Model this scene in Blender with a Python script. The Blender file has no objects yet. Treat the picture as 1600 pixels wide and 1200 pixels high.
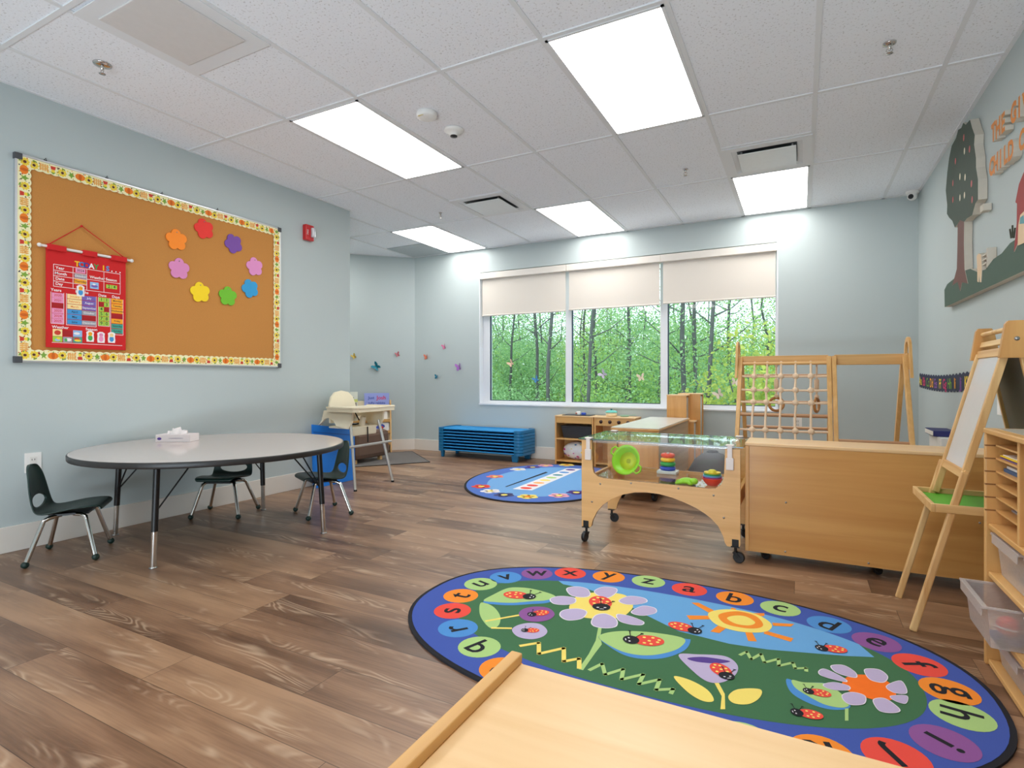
import bpy, bmesh, math, random
from mathutils import Vector, Matrix
R = math.radians
random.seed(7)
sc = bpy.context.scene
C = sc.collection

# ------------------------------------------------------------------ camera
YAW = R(27.73); FPX = 859.0; HY = 590.7
cam_d = bpy.data.cameras.new('camera'); cam = bpy.data.objects.new('camera', cam_d); C.objects.link(cam)
cam_d.sensor_width = 36.0; cam_d.lens = FPX / 1600 * 36.0
cam_d.shift_y = -(600 - HY) / 1600
cam_d.clip_start = 0.02; cam_d.clip_end = 300
cam.location = (0, 0, 1.0); cam.rotation_euler = (R(90), 0, YAW)
sc.camera = cam

# ------------------------------------------------------------------ exposure, world, sun
sc.view_settings.view_transform = 'Standard'; sc.view_settings.look = 'None'
sc.view_settings.gamma = 1.0; sc.view_settings.exposure = 0.0; sc.view_settings.use_curve_mapping = False
try:
    sc.cycles.use_denoising = True
    sc.cycles.max_bounces = 10; sc.cycles.diffuse_bounces = 6; sc.cycles.transparent_max_bounces = 24
    sc.cycles.sample_clamp_indirect = 6.0
except Exception: pass
world = bpy.data.worlds.new('sky'); sc.world = world; world.use_nodes = True
wn = world.node_tree; bg = wn.nodes['Background']
bg.inputs[0].default_value = (0.80, 0.93, 1.0, 1); bg.inputs[1].default_value = 2.1
sun_d = bpy.data.lights.new('sun', 'SUN'); sun_d.energy = 1.6; sun_d.angle = R(12); sun_d.color = (1, 0.97, 0.88)
sun = bpy.data.objects.new('sun', sun_d); C.objects.link(sun); sun.rotation_euler = (R(38), 0, R(-25)); sun.location = (0, -10, 20)
PANEL_L = 8.2          # ceiling light panels
al = bpy.data.lights.new('added_ceiling_fill', 'AREA'); al.shape = 'RECTANGLE'; al.size = 3.0; al.size_y = 0.3; al.energy = 110; al.color = (0.74, 0.88, 1.0)
alo = bpy.data.objects.new('added_ceiling_fill', al); C.objects.link(alo); alo.location = (-1.0, -1.9, 0.12); alo.rotation_euler = (R(180 - 48), 0, R(4))   # added fill with no real fixture, aimed up to brighten the ceiling

# ------------------------------------------------------------------ pixel -> place helpers
def ray(x, y):
    dx = (x - 800) / FPX
    return (-math.sin(YAW) + dx * math.cos(YAW), math.cos(YAW) + dx * math.sin(YAW), (HY - y) / FPX)
def AZ(x, y, z=0.0):
    r = ray(x, y); k = (z - 1) / r[2]; return (r[0] * k, r[1] * k, z)
def AX(x, y, X):
    r = ray(x, y); k = X / r[0]; return (X, r[1] * k, 1 + r[2] * k)
def AY(x, y, Y):
    r = ray(x, y); k = Y / r[1]; return (r[0] * k, Y, 1 + r[2] * k)

# ------------------------------------------------------------------ materials
def s2l(c):
    c = c / 255.0
    return c / 12.92 if c <= 0.04045 else ((c + 0.055) / 1.055) ** 2.4
def rgb(*c): return (s2l(c[0]), s2l(c[1]), s2l(c[2]), 1)
MATS = {}
def newmat(name):
    m = bpy.data.materials.new(name); m.use_nodes = True
    nt = m.node_tree; b = nt.nodes['Principled BSDF']
    return m, nt, b
def N(nt, t, **k):
    n = nt.nodes.new(t)
    for a, v in k.items(): setattr(n, a, v)
    return n
def plain(name, col, rough=0.5, metal=0.0, var=0.04, scale=30, bump=0.0, coat=0.0, spec=0.5):
    if name in MATS: return MATS[name]
    m, nt, b = newmat(name)
    tc = N(nt, 'ShaderNodeTexCoord'); no = N(nt, 'ShaderNodeTexNoise'); no.inputs['Scale'].default_value = scale
    nt.links.new(tc.outputs['Object'], no.inputs['Vector'])
    hs = N(nt, 'ShaderNodeHueSaturation'); hs.inputs['Color'].default_value = rgb(*col)
    mr = N(nt, 'ShaderNodeMapRange'); mr.inputs[3].default_value = 1 - var; mr.inputs[4].default_value = 1 + var
    nt.links.new(no.outputs[0], mr.inputs[0]); nt.links.new(mr.outputs[0], hs.inputs['Value'])
    nt.links.new(hs.outputs[0], b.inputs['Base Color'])
    b.inputs['Roughness'].default_value = rough; b.inputs['Metallic'].default_value = metal
    b.inputs['Specular IOR Level'].default_value = spec
    b.inputs['Coat Weight'].default_value = coat
    if bump:
        bp = N(nt, 'ShaderNodeBump'); bp.inputs['Strength'].default_value = bump; bp.inputs['Distance'].default_value = 0.002
        nt.links.new(no.outputs[0], bp.inputs['Height']); nt.links.new(bp.outputs[0], b.inputs['Normal'])
    MATS[name] = m; return m
def wood(name, c1, c2, axis='x', rough=0.4, scale=1.0):
    if name in MATS: return MATS[name]
    m, nt, b = newmat(name)
    tc = N(nt, 'ShaderNodeTexCoord'); mp = N(nt, 'ShaderNodeMapping')
    s = {'x': (1.2, 22, 22), 'y': (22, 1.2, 22), 'z': (22, 22, 1.2)}[axis]
    mp.inputs['Scale'].default_value = [v * scale for v in s]
    no = N(nt, 'ShaderNodeTexNoise'); no.inputs['Scale'].default_value = 1.0; no.inputs['Detail'].default_value = 6; no.inputs['Distortion'].default_value = 0.6
    cr = N(nt, 'ShaderNodeValToRGB'); cr.color_ramp.elements[0].position = 0.3; cr.color_ramp.elements[1].position = 0.7
    cr.color_ramp.elements[0].color = rgb(*c1); cr.color_ramp.elements[1].color = rgb(*c2)
    nt.links.new(tc.outputs['Object'], mp.inputs[0]); nt.links.new(mp.outputs[0], no.inputs['Vector'])
    nt.links.new(no.outputs[0], cr.inputs[0]); nt.links.new(cr.outputs[0], b.inputs['Base Color'])
    b.inputs['Roughness'].default_value = rough
    MATS[name] = m; return m
def clear(name, tint=(1, 1, 1), gloss=0.06, rough=0.02, haze=0.0, hazecol=(230, 235, 240)):
    if name in MATS: return MATS[name]
    m = bpy.data.materials.new(name); m.use_nodes = True; nt = m.node_tree; nt.nodes.clear()
    out = N(nt, 'ShaderNodeOutputMaterial'); tr = N(nt, 'ShaderNodeBsdfTransparent'); tr.inputs[0].default_value = (*tint, 1)
    gl = N(nt, 'ShaderNodeBsdfGlossy'); gl.inputs['Roughness'].default_value = rough
    fr = N(nt, 'ShaderNodeFresnel'); fr.inputs[0].default_value = 1.45
    mx = N(nt, 'ShaderNodeMixShader')
    ge = N(nt, 'ShaderNodeNewGeometry'); iv = N(nt, 'ShaderNodeMath', operation='SUBTRACT'); iv.inputs[0].default_value = 1.0; nt.links.new(ge.outputs['Backfacing'], iv.inputs[1])
    mu = N(nt, 'ShaderNodeMath', operation='MULTIPLY'); nt.links.new(fr.outputs[0], mu.inputs[0]); nt.links.new(iv.outputs[0], mu.inputs[1]); nt.links.new(mu.outputs[0], mx.inputs[0])
    src = tr
    if haze:
        df = N(nt, 'ShaderNodeBsdfPrincipled'); df.inputs['Base Color'].default_value = rgb(*hazecol); df.inputs['Roughness'].default_value = 0.5
        no = N(nt, 'ShaderNodeTexNoise'); no.inputs['Scale'].default_value = 20
        mr = N(nt, 'ShaderNodeMapRange'); mr.inputs[3].default_value = haze * 0.9; mr.inputs[4].default_value = haze * 1.1
        m2 = N(nt, 'ShaderNodeMixShader'); nt.links.new(no.outputs[0], mr.inputs[0]); nt.links.new(mr.outputs[0], m2.inputs[0])
        nt.links.new(tr.outputs[0], m2.inputs[1]); nt.links.new(df.outputs[0], m2.inputs[2]); src = m2
    nt.links.new(src.outputs[0], mx.inputs[1]); nt.links.new(gl.outputs[0], mx.inputs[2]); nt.links.new(mx.outputs[0], out.inputs[0])
    MATS[name] = m; return m
def emit(name, col, strength):
    if name in MATS: return MATS[name]
    m, nt, b = newmat(name)
    b.inputs['Base Color'].default_value = rgb(*col); b.inputs['Emission Color'].default_value = rgb(*col); b.inputs['Emission Strength'].default_value = strength
    MATS[name] = m; return m

WALL = plain('wall_paint', (185, 195, 195), 0.75, var=0.015, scale=3, bump=0.0)
TRIMW = plain('trim_white', (226, 219, 210), 0.45, var=0.01)
WINW = plain('window_white', (228, 230, 234), 0.4, var=0.01)
CEILW = plain('grid_white', (226, 227, 229), 0.6, var=0.01)
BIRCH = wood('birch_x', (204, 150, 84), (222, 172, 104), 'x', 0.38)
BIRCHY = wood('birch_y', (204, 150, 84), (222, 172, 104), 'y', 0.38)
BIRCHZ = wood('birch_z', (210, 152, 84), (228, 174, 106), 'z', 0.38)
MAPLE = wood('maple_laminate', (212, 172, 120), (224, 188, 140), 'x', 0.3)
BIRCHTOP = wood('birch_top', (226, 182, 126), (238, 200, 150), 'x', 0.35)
PINE = wood('pine_rail', (205, 150, 88), (238, 200, 140), 'z', 0.42)
PLYEDGE = wood('ply_edge', (176, 126, 72), (206, 156, 98), 'x', 0.5, 3)
DOWEL = wood('dowel', (190, 140, 100), (214, 168, 126), 'x', 0.4)
CHROME = plain('chrome', (205, 200, 195), 0.16, 1.0, var=0.02)
STEEL = plain('brushed_steel', (170, 168, 165), 0.35, 1.0, var=0.04)
BLACKM = plain('black_metal', (24, 22, 22), 0.4, 0.2)
BLACKP = plain('black_plastic', (28, 28, 30), 0.45)
GREENC = plain('dark_green_plastic', (22, 48, 42), 0.42, bump=0.05, scale=300)
GREENB = plain('green_rubber', (20, 44, 36), 0.5)
WHITEP = plain('white_plastic', (236, 234, 230), 0.4, var=0.01)
CREAMP = plain('cream_plastic', (240, 228, 200), 0.4, var=0.015)

def ceiling_mat():
    m, nt, b = newmat('acoustic_tile'); tc = N(nt, 'ShaderNodeTexCoord')
    vo = N(nt, 'ShaderNodeTexNoise'); vo.inputs['Scale'].default_value = 90; vo.inputs['Detail'].default_value = 4
    nt.links.new(tc.outputs['Object'], vo.inputs['Vector'])
    cr = N(nt, 'ShaderNodeValToRGB'); cr.color_ramp.elements[0].position = 0.33; cr.color_ramp.elements[1].position = 0.41
    cr.color_ramp.elements[0].color = rgb(206, 206, 208); cr.color_ramp.elements[1].color = rgb(240, 242, 247)
    nt.links.new(vo.outputs[0], cr.inputs[0]); nt.links.new(cr.outputs[0], b.inputs['Base Color'])
    b.inputs['Roughness'].default_value = 0.9
    bp = N(nt, 'ShaderNodeBump'); bp.inputs['Strength'].default_value = 0.3; bp.inputs['Distance'].default_value = 0.003
    nt.links.new(vo.outputs[0], bp.inputs['Height']); nt.links.new(bp.outputs[0], b.inputs['Normal'])
    return m
CEIL = ceiling_mat()

def floor_mat():
    m, nt, b = newmat('plank_floor'); L = nt.links.new
    def M(op, a, bb=None, c=None):
        n = N(nt, 'ShaderNodeMath', operation=op)
        for i, v in enumerate((a, bb, c)):
            if v is None: continue
            if isinstance(v, (int, float)): n.inputs[i].default_value = v
            else: L(v, n.inputs[i])
        return n.outputs[0]
    W, LEN = 0.182, 1.32
    tc = N(nt, 'ShaderNodeTexCoord'); sp = N(nt, 'ShaderNodeSeparateXYZ'); L(tc.outputs['Object'], sp.inputs[0])
    x, y = sp.outputs[0], sp.outputs[1]
    yr = M('DIVIDE', M('ADD', y, 0.05), W); row = M('FLOOR', yr); fy = M('FRACT', yr)
    w1 = N(nt, 'ShaderNodeTexWhiteNoise', noise_dimensions='1D'); L(row, w1.inputs['W'])
    xs = M('ADD', M('DIVIDE', x, LEN), M('MULTIPLY', w1.outputs[0], 7.0)); col = M('FLOOR', xs); fx = M('FRACT', xs)
    cb = N(nt, 'ShaderNodeCombineXYZ'); L(row, cb.inputs[0]); L(col, cb.inputs[1])
    w2 = N(nt, 'ShaderNodeTexWhiteNoise', noise_dimensions='2D'); L(cb.outputs[0], w2.inputs['Vector'])
    rnd = w2.outputs[0]
    # grain coordinates shifted per plank
    gx = M('ADD', x, M('MULTIPLY', rnd, 37.0)); gy = M('ADD', y, M('MULTIPLY', rnd, 11.0))
    g1 = N(nt, 'ShaderNodeCombineXYZ'); L(M('MULTIPLY', gx, 1.5), g1.inputs[0]); L(M('MULTIPLY', gy, 9.0), g1.inputs[1])
    n1 = N(nt, 'ShaderNodeTexNoise'); n1.inputs['Scale'].default_value = 1.0; n1.inputs['Detail'].default_value = 4; L(g1.outputs[0], n1.inputs['Vector'])
    g2 = N(nt, 'ShaderNodeCombineXYZ'); L(M('MULTIPLY', gx, 5.0), g2.inputs[0]); L(M('MULTIPLY', gy, 130.0), g2.inputs[1])
    n2 = N(nt, 'ShaderNodeTexNoise'); n2.inputs['Scale'].default_value = 1.0; n2.inputs['Detail'].default_value = 5; L(g2.outputs[0], n2.inputs['Vector'])
    # cathedral figure: contour lines of a slow noise field
    g3 = N(nt, 'ShaderNodeCombineXYZ'); L(M('MULTIPLY', gx, 1.3), g3.inputs[0]); L(M('MULTIPLY', gy, 7.0), g3.inputs[1])
    n3 = N(nt, 'ShaderNodeTexNoise'); n3.inputs['Scale'].default_value = 1.0; n3.inputs['Detail'].default_value = 1.5; n3.inputs['Distortion'].default_value = 0.8; L(g3.outputs[0], n3.inputs['Vector'])
    ring = M('ADD', M('MULTIPLY', M('SINE', M('MULTIPLY', n3.outputs[0], 120.0)), 0.5), 0.5)
    ring = M('POWER', ring, 2.0)
    n4 = N(nt, 'ShaderNodeTexNoise'); n4.inputs['Scale'].default_value = 1.4; L(g1.outputs[0], n4.inputs['Vector'])
    mask = N(nt, 'ShaderNodeMapRange'); L(n4.outputs[0], mask.inputs[0]); mask.inputs[1].default_value = 0.52; mask.inputs[2].default_value = 0.64
    tone = M('ADD', M('MULTIPLY', rnd, 0.30), M('ADD', M('MULTIPLY', n1.outputs[0], 0.75), M('MULTIPLY', n2.outputs[0], 0.30)))
    cr = N(nt, 'ShaderNodeValToRGB'); e = cr.color_ramp.elements
    e[0].position = 0.32; e[0].color = rgb(74, 52, 38); e[1].position = 0.86; e[1].color = rgb(166, 130, 100)
    k = e.new(0.54); k.color = rgb(112, 82, 61); k = e.new(0.68); k.color = rgb(139, 105, 80)
    L(tone, cr.inputs[0])
    mix = N(nt, 'ShaderNodeMixRGB'); L(M('MULTIPLY', M('MULTIPLY', ring, mask.outputs[0]), 0.62), mix.inputs[0]); L(cr.outputs[0], mix.inputs[1]); mix.inputs[2].default_value = rgb(196, 168, 140)
    # seams
    e1 = M('MINIMUM', fy, M('SUBTRACT', 1.0, fy)); e1 = M('MULTIPLY', e1, W)
    e2 = M('MULTIPLY', M('MINIMUM', fx, M('SUBTRACT', 1.0, fx)), LEN)
    seam = M('LESS_THAN', M('MINIMUM', e1, e2), 0.0011)
    m2 = N(nt, 'ShaderNodeMixRGB'); L(M('MULTIPLY', seam, 0.75), m2.inputs[0]); L(mix.outputs[0], m2.inputs[1]); m2.inputs[2].default_value = rgb(52, 38, 30)
    L(m2.outputs[0], b.inputs['Base Color'])
    b.inputs['Roughness'].default_value = 0.42
    rr = N(nt, 'ShaderNodeMapRange'); L(n2.outputs[0], rr.inputs[0]); rr.inputs[3].default_value = 0.27; rr.inputs[4].default_value = 0.42; L(rr.outputs[0], b.inputs['Roughness'])
    bp = N(nt, 'ShaderNodeBump'); bp.inputs['Strength'].default_value = 0.12; bp.inputs['Distance'].default_value = 0.002; L(n2.outputs[0], bp.inputs['Height']); L(bp.outputs[0], b.inputs['Normal'])
    return m
FLOOR = floor_mat()

# ------------------------------------------------------------------ mesh builder
class MB:
    def __init__(s, *mats): s.v = []; s.f = []; s.m = []; s.sm = []; s.mats = list(mats)
    def mi(s, mat):
        if mat is None: return 0
        if mat not in s.mats: s.mats.append(mat)
        return s.mats.index(mat)
    def add(s, vs, fs, mat=None, smooth=False, M=None):
        o = len(s.v); k = s.mi(mat)
        s.v += [tuple(M @ Vector(v)) if M else tuple(v) for v in vs]
        for f in fs: s.f.append(tuple(i + o for i in f)); s.m.append(k); s.sm.append(smooth)
        return s
    def box(s, x0, x1, y0, y1, z0, z1, mat=None, M=None):
        vs = [(x0, y0, z0), (x1, y0, z0), (x1, y1, z0), (x0, y1, z0), (x0, y0, z1), (x1, y0, z1), (x1, y1, z1), (x0, y1, z1)]
        return s.add(vs, [(3, 2, 1, 0), (4, 5, 6, 7), (0, 1, 5, 4), (1, 2, 6, 5), (2, 3, 7, 6), (3, 0, 4, 7)], mat, False, M)
    def beam(s, a, b, w, d, mat=None, up=(0, 0, 1)):
        a = Vector(a); b = Vector(b); t = (b - a).normalized(); u = Vector(up)
        if abs(t.dot(u)) > 0.95: u = Vector((1, 0, 0))
        side = t.cross(u).normalized(); u2 = side.cross(t).normalized()
        vs = []
        for p in (a, b):
            for i, j in ((-1, -1), (1, -1), (1, 1), (-1, 1)): vs.append(p + side * (w / 2 * i) + u2 * (d / 2 * j))
        return s.add(vs, [(0, 1, 2, 3), (7, 6, 5, 4), (0, 4, 5, 1), (1, 5, 6, 2), (2, 6, 7, 3), (3, 7, 4, 0)], mat)
    def tube(s, pts, r, mat=None, seg=10, closed=False, smooth=True):
        pts = [Vector(p) for p in pts]; n = len(pts); rs = r if isinstance(r, (list, tuple)) else [r] * n
        vs = []; fs = []; prev = None
        for i, p in enumerate(pts):
            if closed: t = (pts[(i + 1) % n] - pts[i - 1]).normalized()
            else: t = (pts[min(i + 1, n - 1)] - pts[max(i - 1, 0)]).normalized()
            if prev is None:
                u = Vector((0, 0, 1)) if abs(t.z) < 0.9 else Vector((1, 0, 0))
                u = (u - t * u.dot(t)).normalized()
            else: u = (prev - t * prev.dot(t)).normalized()
            prev = u; w = t.cross(u)
            for k in range(seg):
                a = 2 * math.pi * k / seg; vs.append(p + (u * math.cos(a) + w * math.sin(a)) * rs[i])
        m = n if closed else n - 1
        for i in range(m):
            for k in range(seg):
                a, b2 = i * seg + k, i * seg + (k + 1) % seg; c = ((i + 1) % n) * seg
                fs.append((a, b2, c + (k + 1) % seg, c + k))
        s.add(vs, fs, mat, smooth)
        if not closed: s.add(vs[:seg], [tuple(range(seg))[::-1]], mat); s.add(vs[-seg:], [tuple(range(seg))], mat)
        return s
    def lathe(s, prof, origin=(0, 0, 0), mat=None, seg=24, M=None, smooth=True, cap=True):
        o = Vector(origin); vs = []; fs = []
        for r, z in prof:
            for k in range(seg):
                a = 2 * math.pi * k / seg; vs.append(Vector((r * math.cos(a), r * math.sin(a), z)))
        for i in range(len(prof) - 1):
            for k in range(seg):
                a, b2 = i * seg + k, i * seg + (k + 1) % seg; fs.append((a, b2, b2 + seg, a + seg))
        if M: vs = [M @ v for v in vs]
        vs = [v + o for v in vs]
        s.add(vs, fs, mat, smooth)
        if cap and prof[0][0] > 1e-6: s.add(vs[:seg], [tuple(range(seg))[::-1]], mat)
        if cap and prof[-1][0] > 1e-6: s.add(vs[-seg:], [tuple(range(seg))], mat)
        return s
    def ball(s, c, r, mat=None, seg=14, sc=(1, 1, 1), M=None):
        prof = [(max(1e-5, r * math.sin(math.pi * i / 8)), -r * math.cos(math.pi * i / 8)) for i in range(9)]
        m = Matrix.Diagonal((*sc, 1))
        if M: m = M @ m
        return s.lathe(prof, c, mat, seg, m)
    def prism(s, poly, f0, f1, mat=None, side=None, smooth_side=False):
        """poly: 2-D points; f0/f1 map (u,v) to the near and far face."""
        n = len(poly); a = [f0(*p) for p in poly]; b = [f1(*p) for p in poly]
        s.add(a, [tuple(range(n))], mat); s.add(b, [tuple(range(n))[::-1]], mat)
        s.add(a + b, [(i, (i + 1) % n, n + (i + 1) % n, n + i) for i in range(n)], side or mat, smooth_side)
        return s
    def mesh(s, name, off=(0, 0, 0), fix=True):
        me = bpy.data.meshes.new(name); ox, oy, oz = off
        me.from_pydata([(x - ox, y - oy, z - oz) for x, y, z in s.v], [], s.f)
        for mt in s.mats: me.materials.append(mt)
        for p, mi, sm in zip(me.polygons, s.m, s.sm): p.material_index = mi; p.use_smooth = sm
        if fix:
            bm = bmesh.new(); bm.from_mesh(me); bmesh.ops.recalc_face_normals(bm, faces=bm.faces); bm.to_mesh(me); bm.free()
        me.update(); return me

def link(name, mb, parent=None, off=(0, 0, 0), bevel=0.0, sub=0, fix=True):
    o = bpy.data.objects.new(name, mb.mesh(name, off, fix)); C.objects.link(o)
    if parent: o.parent = parent
    if sub: md = o.modifiers.new('s', 'SUBSURF'); md.levels = md.render_levels = sub
    if bevel: md = o.modifiers.new('b', 'BEVEL'); md.width = bevel; md.segments = 2; md.limit_method = 'ANGLE'; md.angle_limit = R(50)
    return o
def tag(o, label, cat, group=None):
    o['label'] = label; o['category'] = cat
    if group: o['group'] = group
    return o
def thing(name, label, cat, loc=(0, 0, 0), rz=0, group=None):
    o = bpy.data.objects.new(name, None); C.objects.link(o); o.location = loc; o.rotation_euler = (0, 0, rz); o.empty_display_size = 0.05
    return tag(o, label, cat, group)
def part(t, name, mb, bevel=0.0, sub=0, local=False, label=None, fix=True):
    """world-coordinate mesh made a child of t (or local=True)."""
    off = (0, 0, 0)
    if not local:
        top = t; acc = Vector((0, 0, 0))
        while top: acc += Vector(top.location); top = top.parent
        off = acc
    o = link(name, mb, t, off, bevel, sub, fix)
    if label: o['label'] = label
    return o
def solo(name, mb, label, cat, base, group=None, bevel=0.0, sub=0, fix=True):
    """single-mesh thing, mesh given in world coordinates, origin at base"""
    o = link(name, mb, None, base, bevel, sub, fix); o.location = base
    return tag(o, label, cat, group)
def struct(name, mb, bevel=0.0):
    o = link(name, mb, None, (0, 0, 0), bevel); o['kind'] = 'structure'; return o
def copy_tree(o, parent=None):
    c = o.copy(); C.objects.link(c); c.parent = parent
    for ch in list(o.children): copy_tree(ch, c)
    return c

# text -> flat polygons in the XY plane
_txt = {}
def textpolys(st, bold=0.0):
    key = (st, bold)
    if key in _txt: return _txt[key]
    cu = bpy.data.curves.new('t', 'FONT'); cu.body = st; cu.size = 1; cu.align_x = 'CENTER'; cu.align_y = 'CENTER'; cu.offset = bold; cu.resolution_u = 3
    o = bpy.data.objects.new('t', cu); C.objects.link(o)
    me = bpy.data.meshes.new_from_object(o)
    vs = [(v.co.x, v.co.y) for v in me.vertices]; fs = [tuple(p.vertices) for p in me.polygons]
    bpy.data.objects.remove(o); bpy.data.curves.remove(cu); bpy.data.meshes.remove(me)
    _txt[key] = (vs, fs); return _txt[key]
def text(mb, st, fn, size, mat, bold=0.0, sx=1.0):
    vs, fs = textpolys(st, bold); mb.add([fn(x * size * sx, y * size) for x, y in vs], fs, mat)

# ================================================================== SETTING
XL, XR, YB, YN, H = -4.03, 0.953, 6.20, -2.2, 2.69
YE = 4.15                                            # end of the left wall
mb = MB(FLOOR); mb.box(-7.2, XR + 0.1, YN - 0.1, YB + 0.1, -0.1, 0.0); struct('floor', mb)
mb = MB(CEIL); mb.box(-7.2, XR + 0.1, YN - 0.1, YB + 0.1, H, H + 0.08); struct('ceiling', mb)
mb = MB(WALL); mb.box(XL - 0.14, XL, YN, YE, 0, H); struct('wall_left', mb)
mb = MB(WALL); mb.box(XR, XR + 0.12, YN, YB + 0.12, 0, H); struct('wall_right', mb)
mb = MB(WALL); mb.box(-7.2, XR, YN - 0.1, YN, 0, H); struct('wall_near', mb)
# back wall with the window opening
WX0, WX1, WZ0, WZ1 = -3.745, -0.205, 0.655, 2.385
mb = MB(WALL)
mb.box(-4.80, WX0, YB, YB + 0.16, 0, H); mb.box(WX1, XR, YB, YB + 0.16, 0, H)
mb.box(WX0, WX1, YB, YB + 0.16, 0, WZ0); mb.box(WX0, WX1, YB, YB + 0.16, WZ1, H); struct('wall_back', mb)
# angled wall of the alcove and its closing walls
A0 = Vector((-4.80, YB)); A1 = Vector((-6.1, 4.95)); dA = (A1 - A0).normalized(); nA = Vector((-dA.y, dA.x)) * -1
if nA.y < 0: nA = -nA
mb = MB(WALL)
def quadwall(mb, p, q, n, z0, z1, th, mat=None):
    a = [(p.x, p.y), (q.x, q.y), (q.x + n.x * th, q.y + n.y * th), (p.x + n.x * th, p.y + n.y * th)]
    mb.prism(a, lambda u, v: (u, v, z0), lambda u, v: (u, v, z1), mat)
quadwall(mb, A0, A1, nA, 0, H, 0.12); struct('wall_angled', mb)
mb = MB(WALL); mb.box(-6.22, -6.1, 4.15, 4.95, 0, H); struct('wall_alcove', mb)
mb = MB(WALL); mb.box(-6.2, XL - 0.14, YE - 0.14, YE, 0, H); struct('wall_alcove_return', mb)
# baseboards
BH = 0.148; BT = 0.014
mb = MB(TRIMW); mb.box(XL, XL + BT, YN, YE, 0, BH); mb.box(XL - 0.14, XL + BT, YE, YE + BT, 0, BH); struct('baseboard_left', mb, 0.003)
mb = MB(TRIMW); mb.box(-4.80, XR, YB - BT, YB, 0, BH); struct('baseboard_back', mb, 0.003)
mb = MB(TRIMW); mb.box(XR - BT, XR, YN, YB - BT, 0, BH); struct('baseboard_right', mb, 0.003)
mb = MB(TRIMW); quadwall(mb, A0, A1, -nA, 0, BH, BT); struct('baseboard_angled', mb, 0.003)

# window: frame, mullions, panes
wf = MB(WINW); FY0, FY1 = YB + 0.085, YB + 0.15
def fr(x0, x1, z0, z1): wf.box(x0, x1, FY0, FY1, z0, z1)
fr(WX0, WX0 + 0.11, WZ0 + 0.05, WZ1 - 0.06); fr(WX1 - 0.03, WX1, WZ0 + 0.05, WZ1 - 0.06); fr(WX0, WX1, WZ0, WZ0 + 0.05); fr(WX0, WX1, WZ1 - 0.06, WZ1)
ML = [(-2.560, -2.482), (-1.407, -1.328)]
for a, b in ML: fr(a, b, WZ0 + 0.05, WZ1 - 0.06)
wf.box(WX0, WX0 + 0.012, YB - 0.002, FY0, WZ0, WZ1); wf.box(WX1 - 0.012, WX1, YB - 0.002, FY0, WZ0, WZ1)
wf.box(WX0, WX1, YB - 0.012, FY0, WZ0 - 0.004, WZ0 + 0.012)
wfo = struct('window_1', wf)
gasket = plain('window_gasket', (30, 60, 80), 0.4)
pg = clear('window_glass', (0.94, 0.99, 0.985))
edges = [WX0 + 0.11, ML[0][0], ML[0][1], ML[1][0], ML[1][1], WX1 - 0.03]
for i in range(3):
    a, b = edges[2 * i], edges[2 * i + 1]
    g = MB(pg); g.box(a, b, FY0 + 0.03, FY0 + 0.036, WZ0 + 0.05, WZ1 - 0.06)
    g.box(a, a + 0.012, FY0 + 0.012, FY0 + 0.03, WZ0 + 0.05, WZ1 - 0.06, gasket); g.box(a, b, FY0 + 0.012, FY0 + 0.03, WZ0 + 0.05, WZ0 + 0.058, gasket)
    link('window_pane', g, wfo)

# ceiling grid (one continuous suspended grid)
GX = [-6.635 + 0.61 * i for i in range(13)]
GX = [x for x in [-2.365 + 0.61 * k for k in range(-7, 6)] if x < XR]
GY = [3.715 + 1.222 * k for k in range(-5, 3)]
g = MB(CEILW); ZG = H - 0.006
for x in GX: g.box(x - 0.0125, x + 0.0125, YN, YB, ZG, H + 0.001)
for y in GY:
    if y < YB - 0.02: g.box(-6.2, XR, y - 0.0125, y + 0.0125, ZG - 0.0005, H + 0.001)
# half-tile tees beside the diffusers
g.box(-0.535, 0.075, 4.30 - 0.012, 4.30 + 0.012, ZG - 0.0005, H); g.box(-2.975, -2.365, 4.36 - 0.012, 4.36 + 0.012, ZG - 0.0005, H)
# wall angle
g.box(XL, XL + 0.022, YN, YE, ZG, H); g.box(XR - 0.022, XR, YN, YB, ZG, H); g.box(-4.8, XR, YB - 0.03, YB, ZG, H)
quadwall(g, A0, A1, -nA, ZG, H, 0.02); g.box(-6.1, XL, YE, YE + 0.022, ZG, H)
struct('trim_1', g)

# ------------------------------------------------------------------ ceiling fixtures
LED = emit('led_diffuser', (255, 253, 250), PANEL_L)
def panel(x, y, label):
    t = thing('ceiling_light', label, 'light', (x, y, H - 0.008), group='recessed flat ceiling light panels')
    fx, fy = 0.293, 0.598
    m = MB(CEILW)
    for a in ((-fx, fx, -fy, -fy + .015), (-fx, fx, fy - .015, fy), (-fx, -fx + .015, -fy, fy), (fx - .015, fx, -fy, fy)): m.box(*a, -0.002, 0.006)
    part(t, 'frame', m, local=True)
    m = MB(LED); m.box(-fx + .015, fx - .015, -fy + .015, fy - .015, 0.0, 0.004); part(t, 'diffuser', m, local=True)
GYc = lambda k: 3.715 + 1.222 * k + 0.611
panel(-2.67, GYc(-1), 'long white ceiling light panel above the round table, left of the smoke detectors')
panel(-0.84, GYc(-1), 'largest white ceiling light panel, cut by the top edge of the photo')
panel(-3.89, GYc(1) + 0.0, 'white ceiling light panel furthest left, at the back wall near the alcove')
panel(-2.06, GYc(1), 'white ceiling light panel in the middle of the row above the window')
panel(-0.23, GYc(1), 'white ceiling light panel in front of the diffuser at the right end of the window')
panel(-0.23, GYc(-3), 'added white ceiling light panel, unseen behind the camera on the right')  # this one and the two below: extra panels added to help light the room
panel(-2.06, GYc(-4), 'added white ceiling light panel, unseen behind the camera in the middle')
panel(-3.28, GYc(-4), 'added white ceiling light panel, unseen behind the camera on the left')
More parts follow.
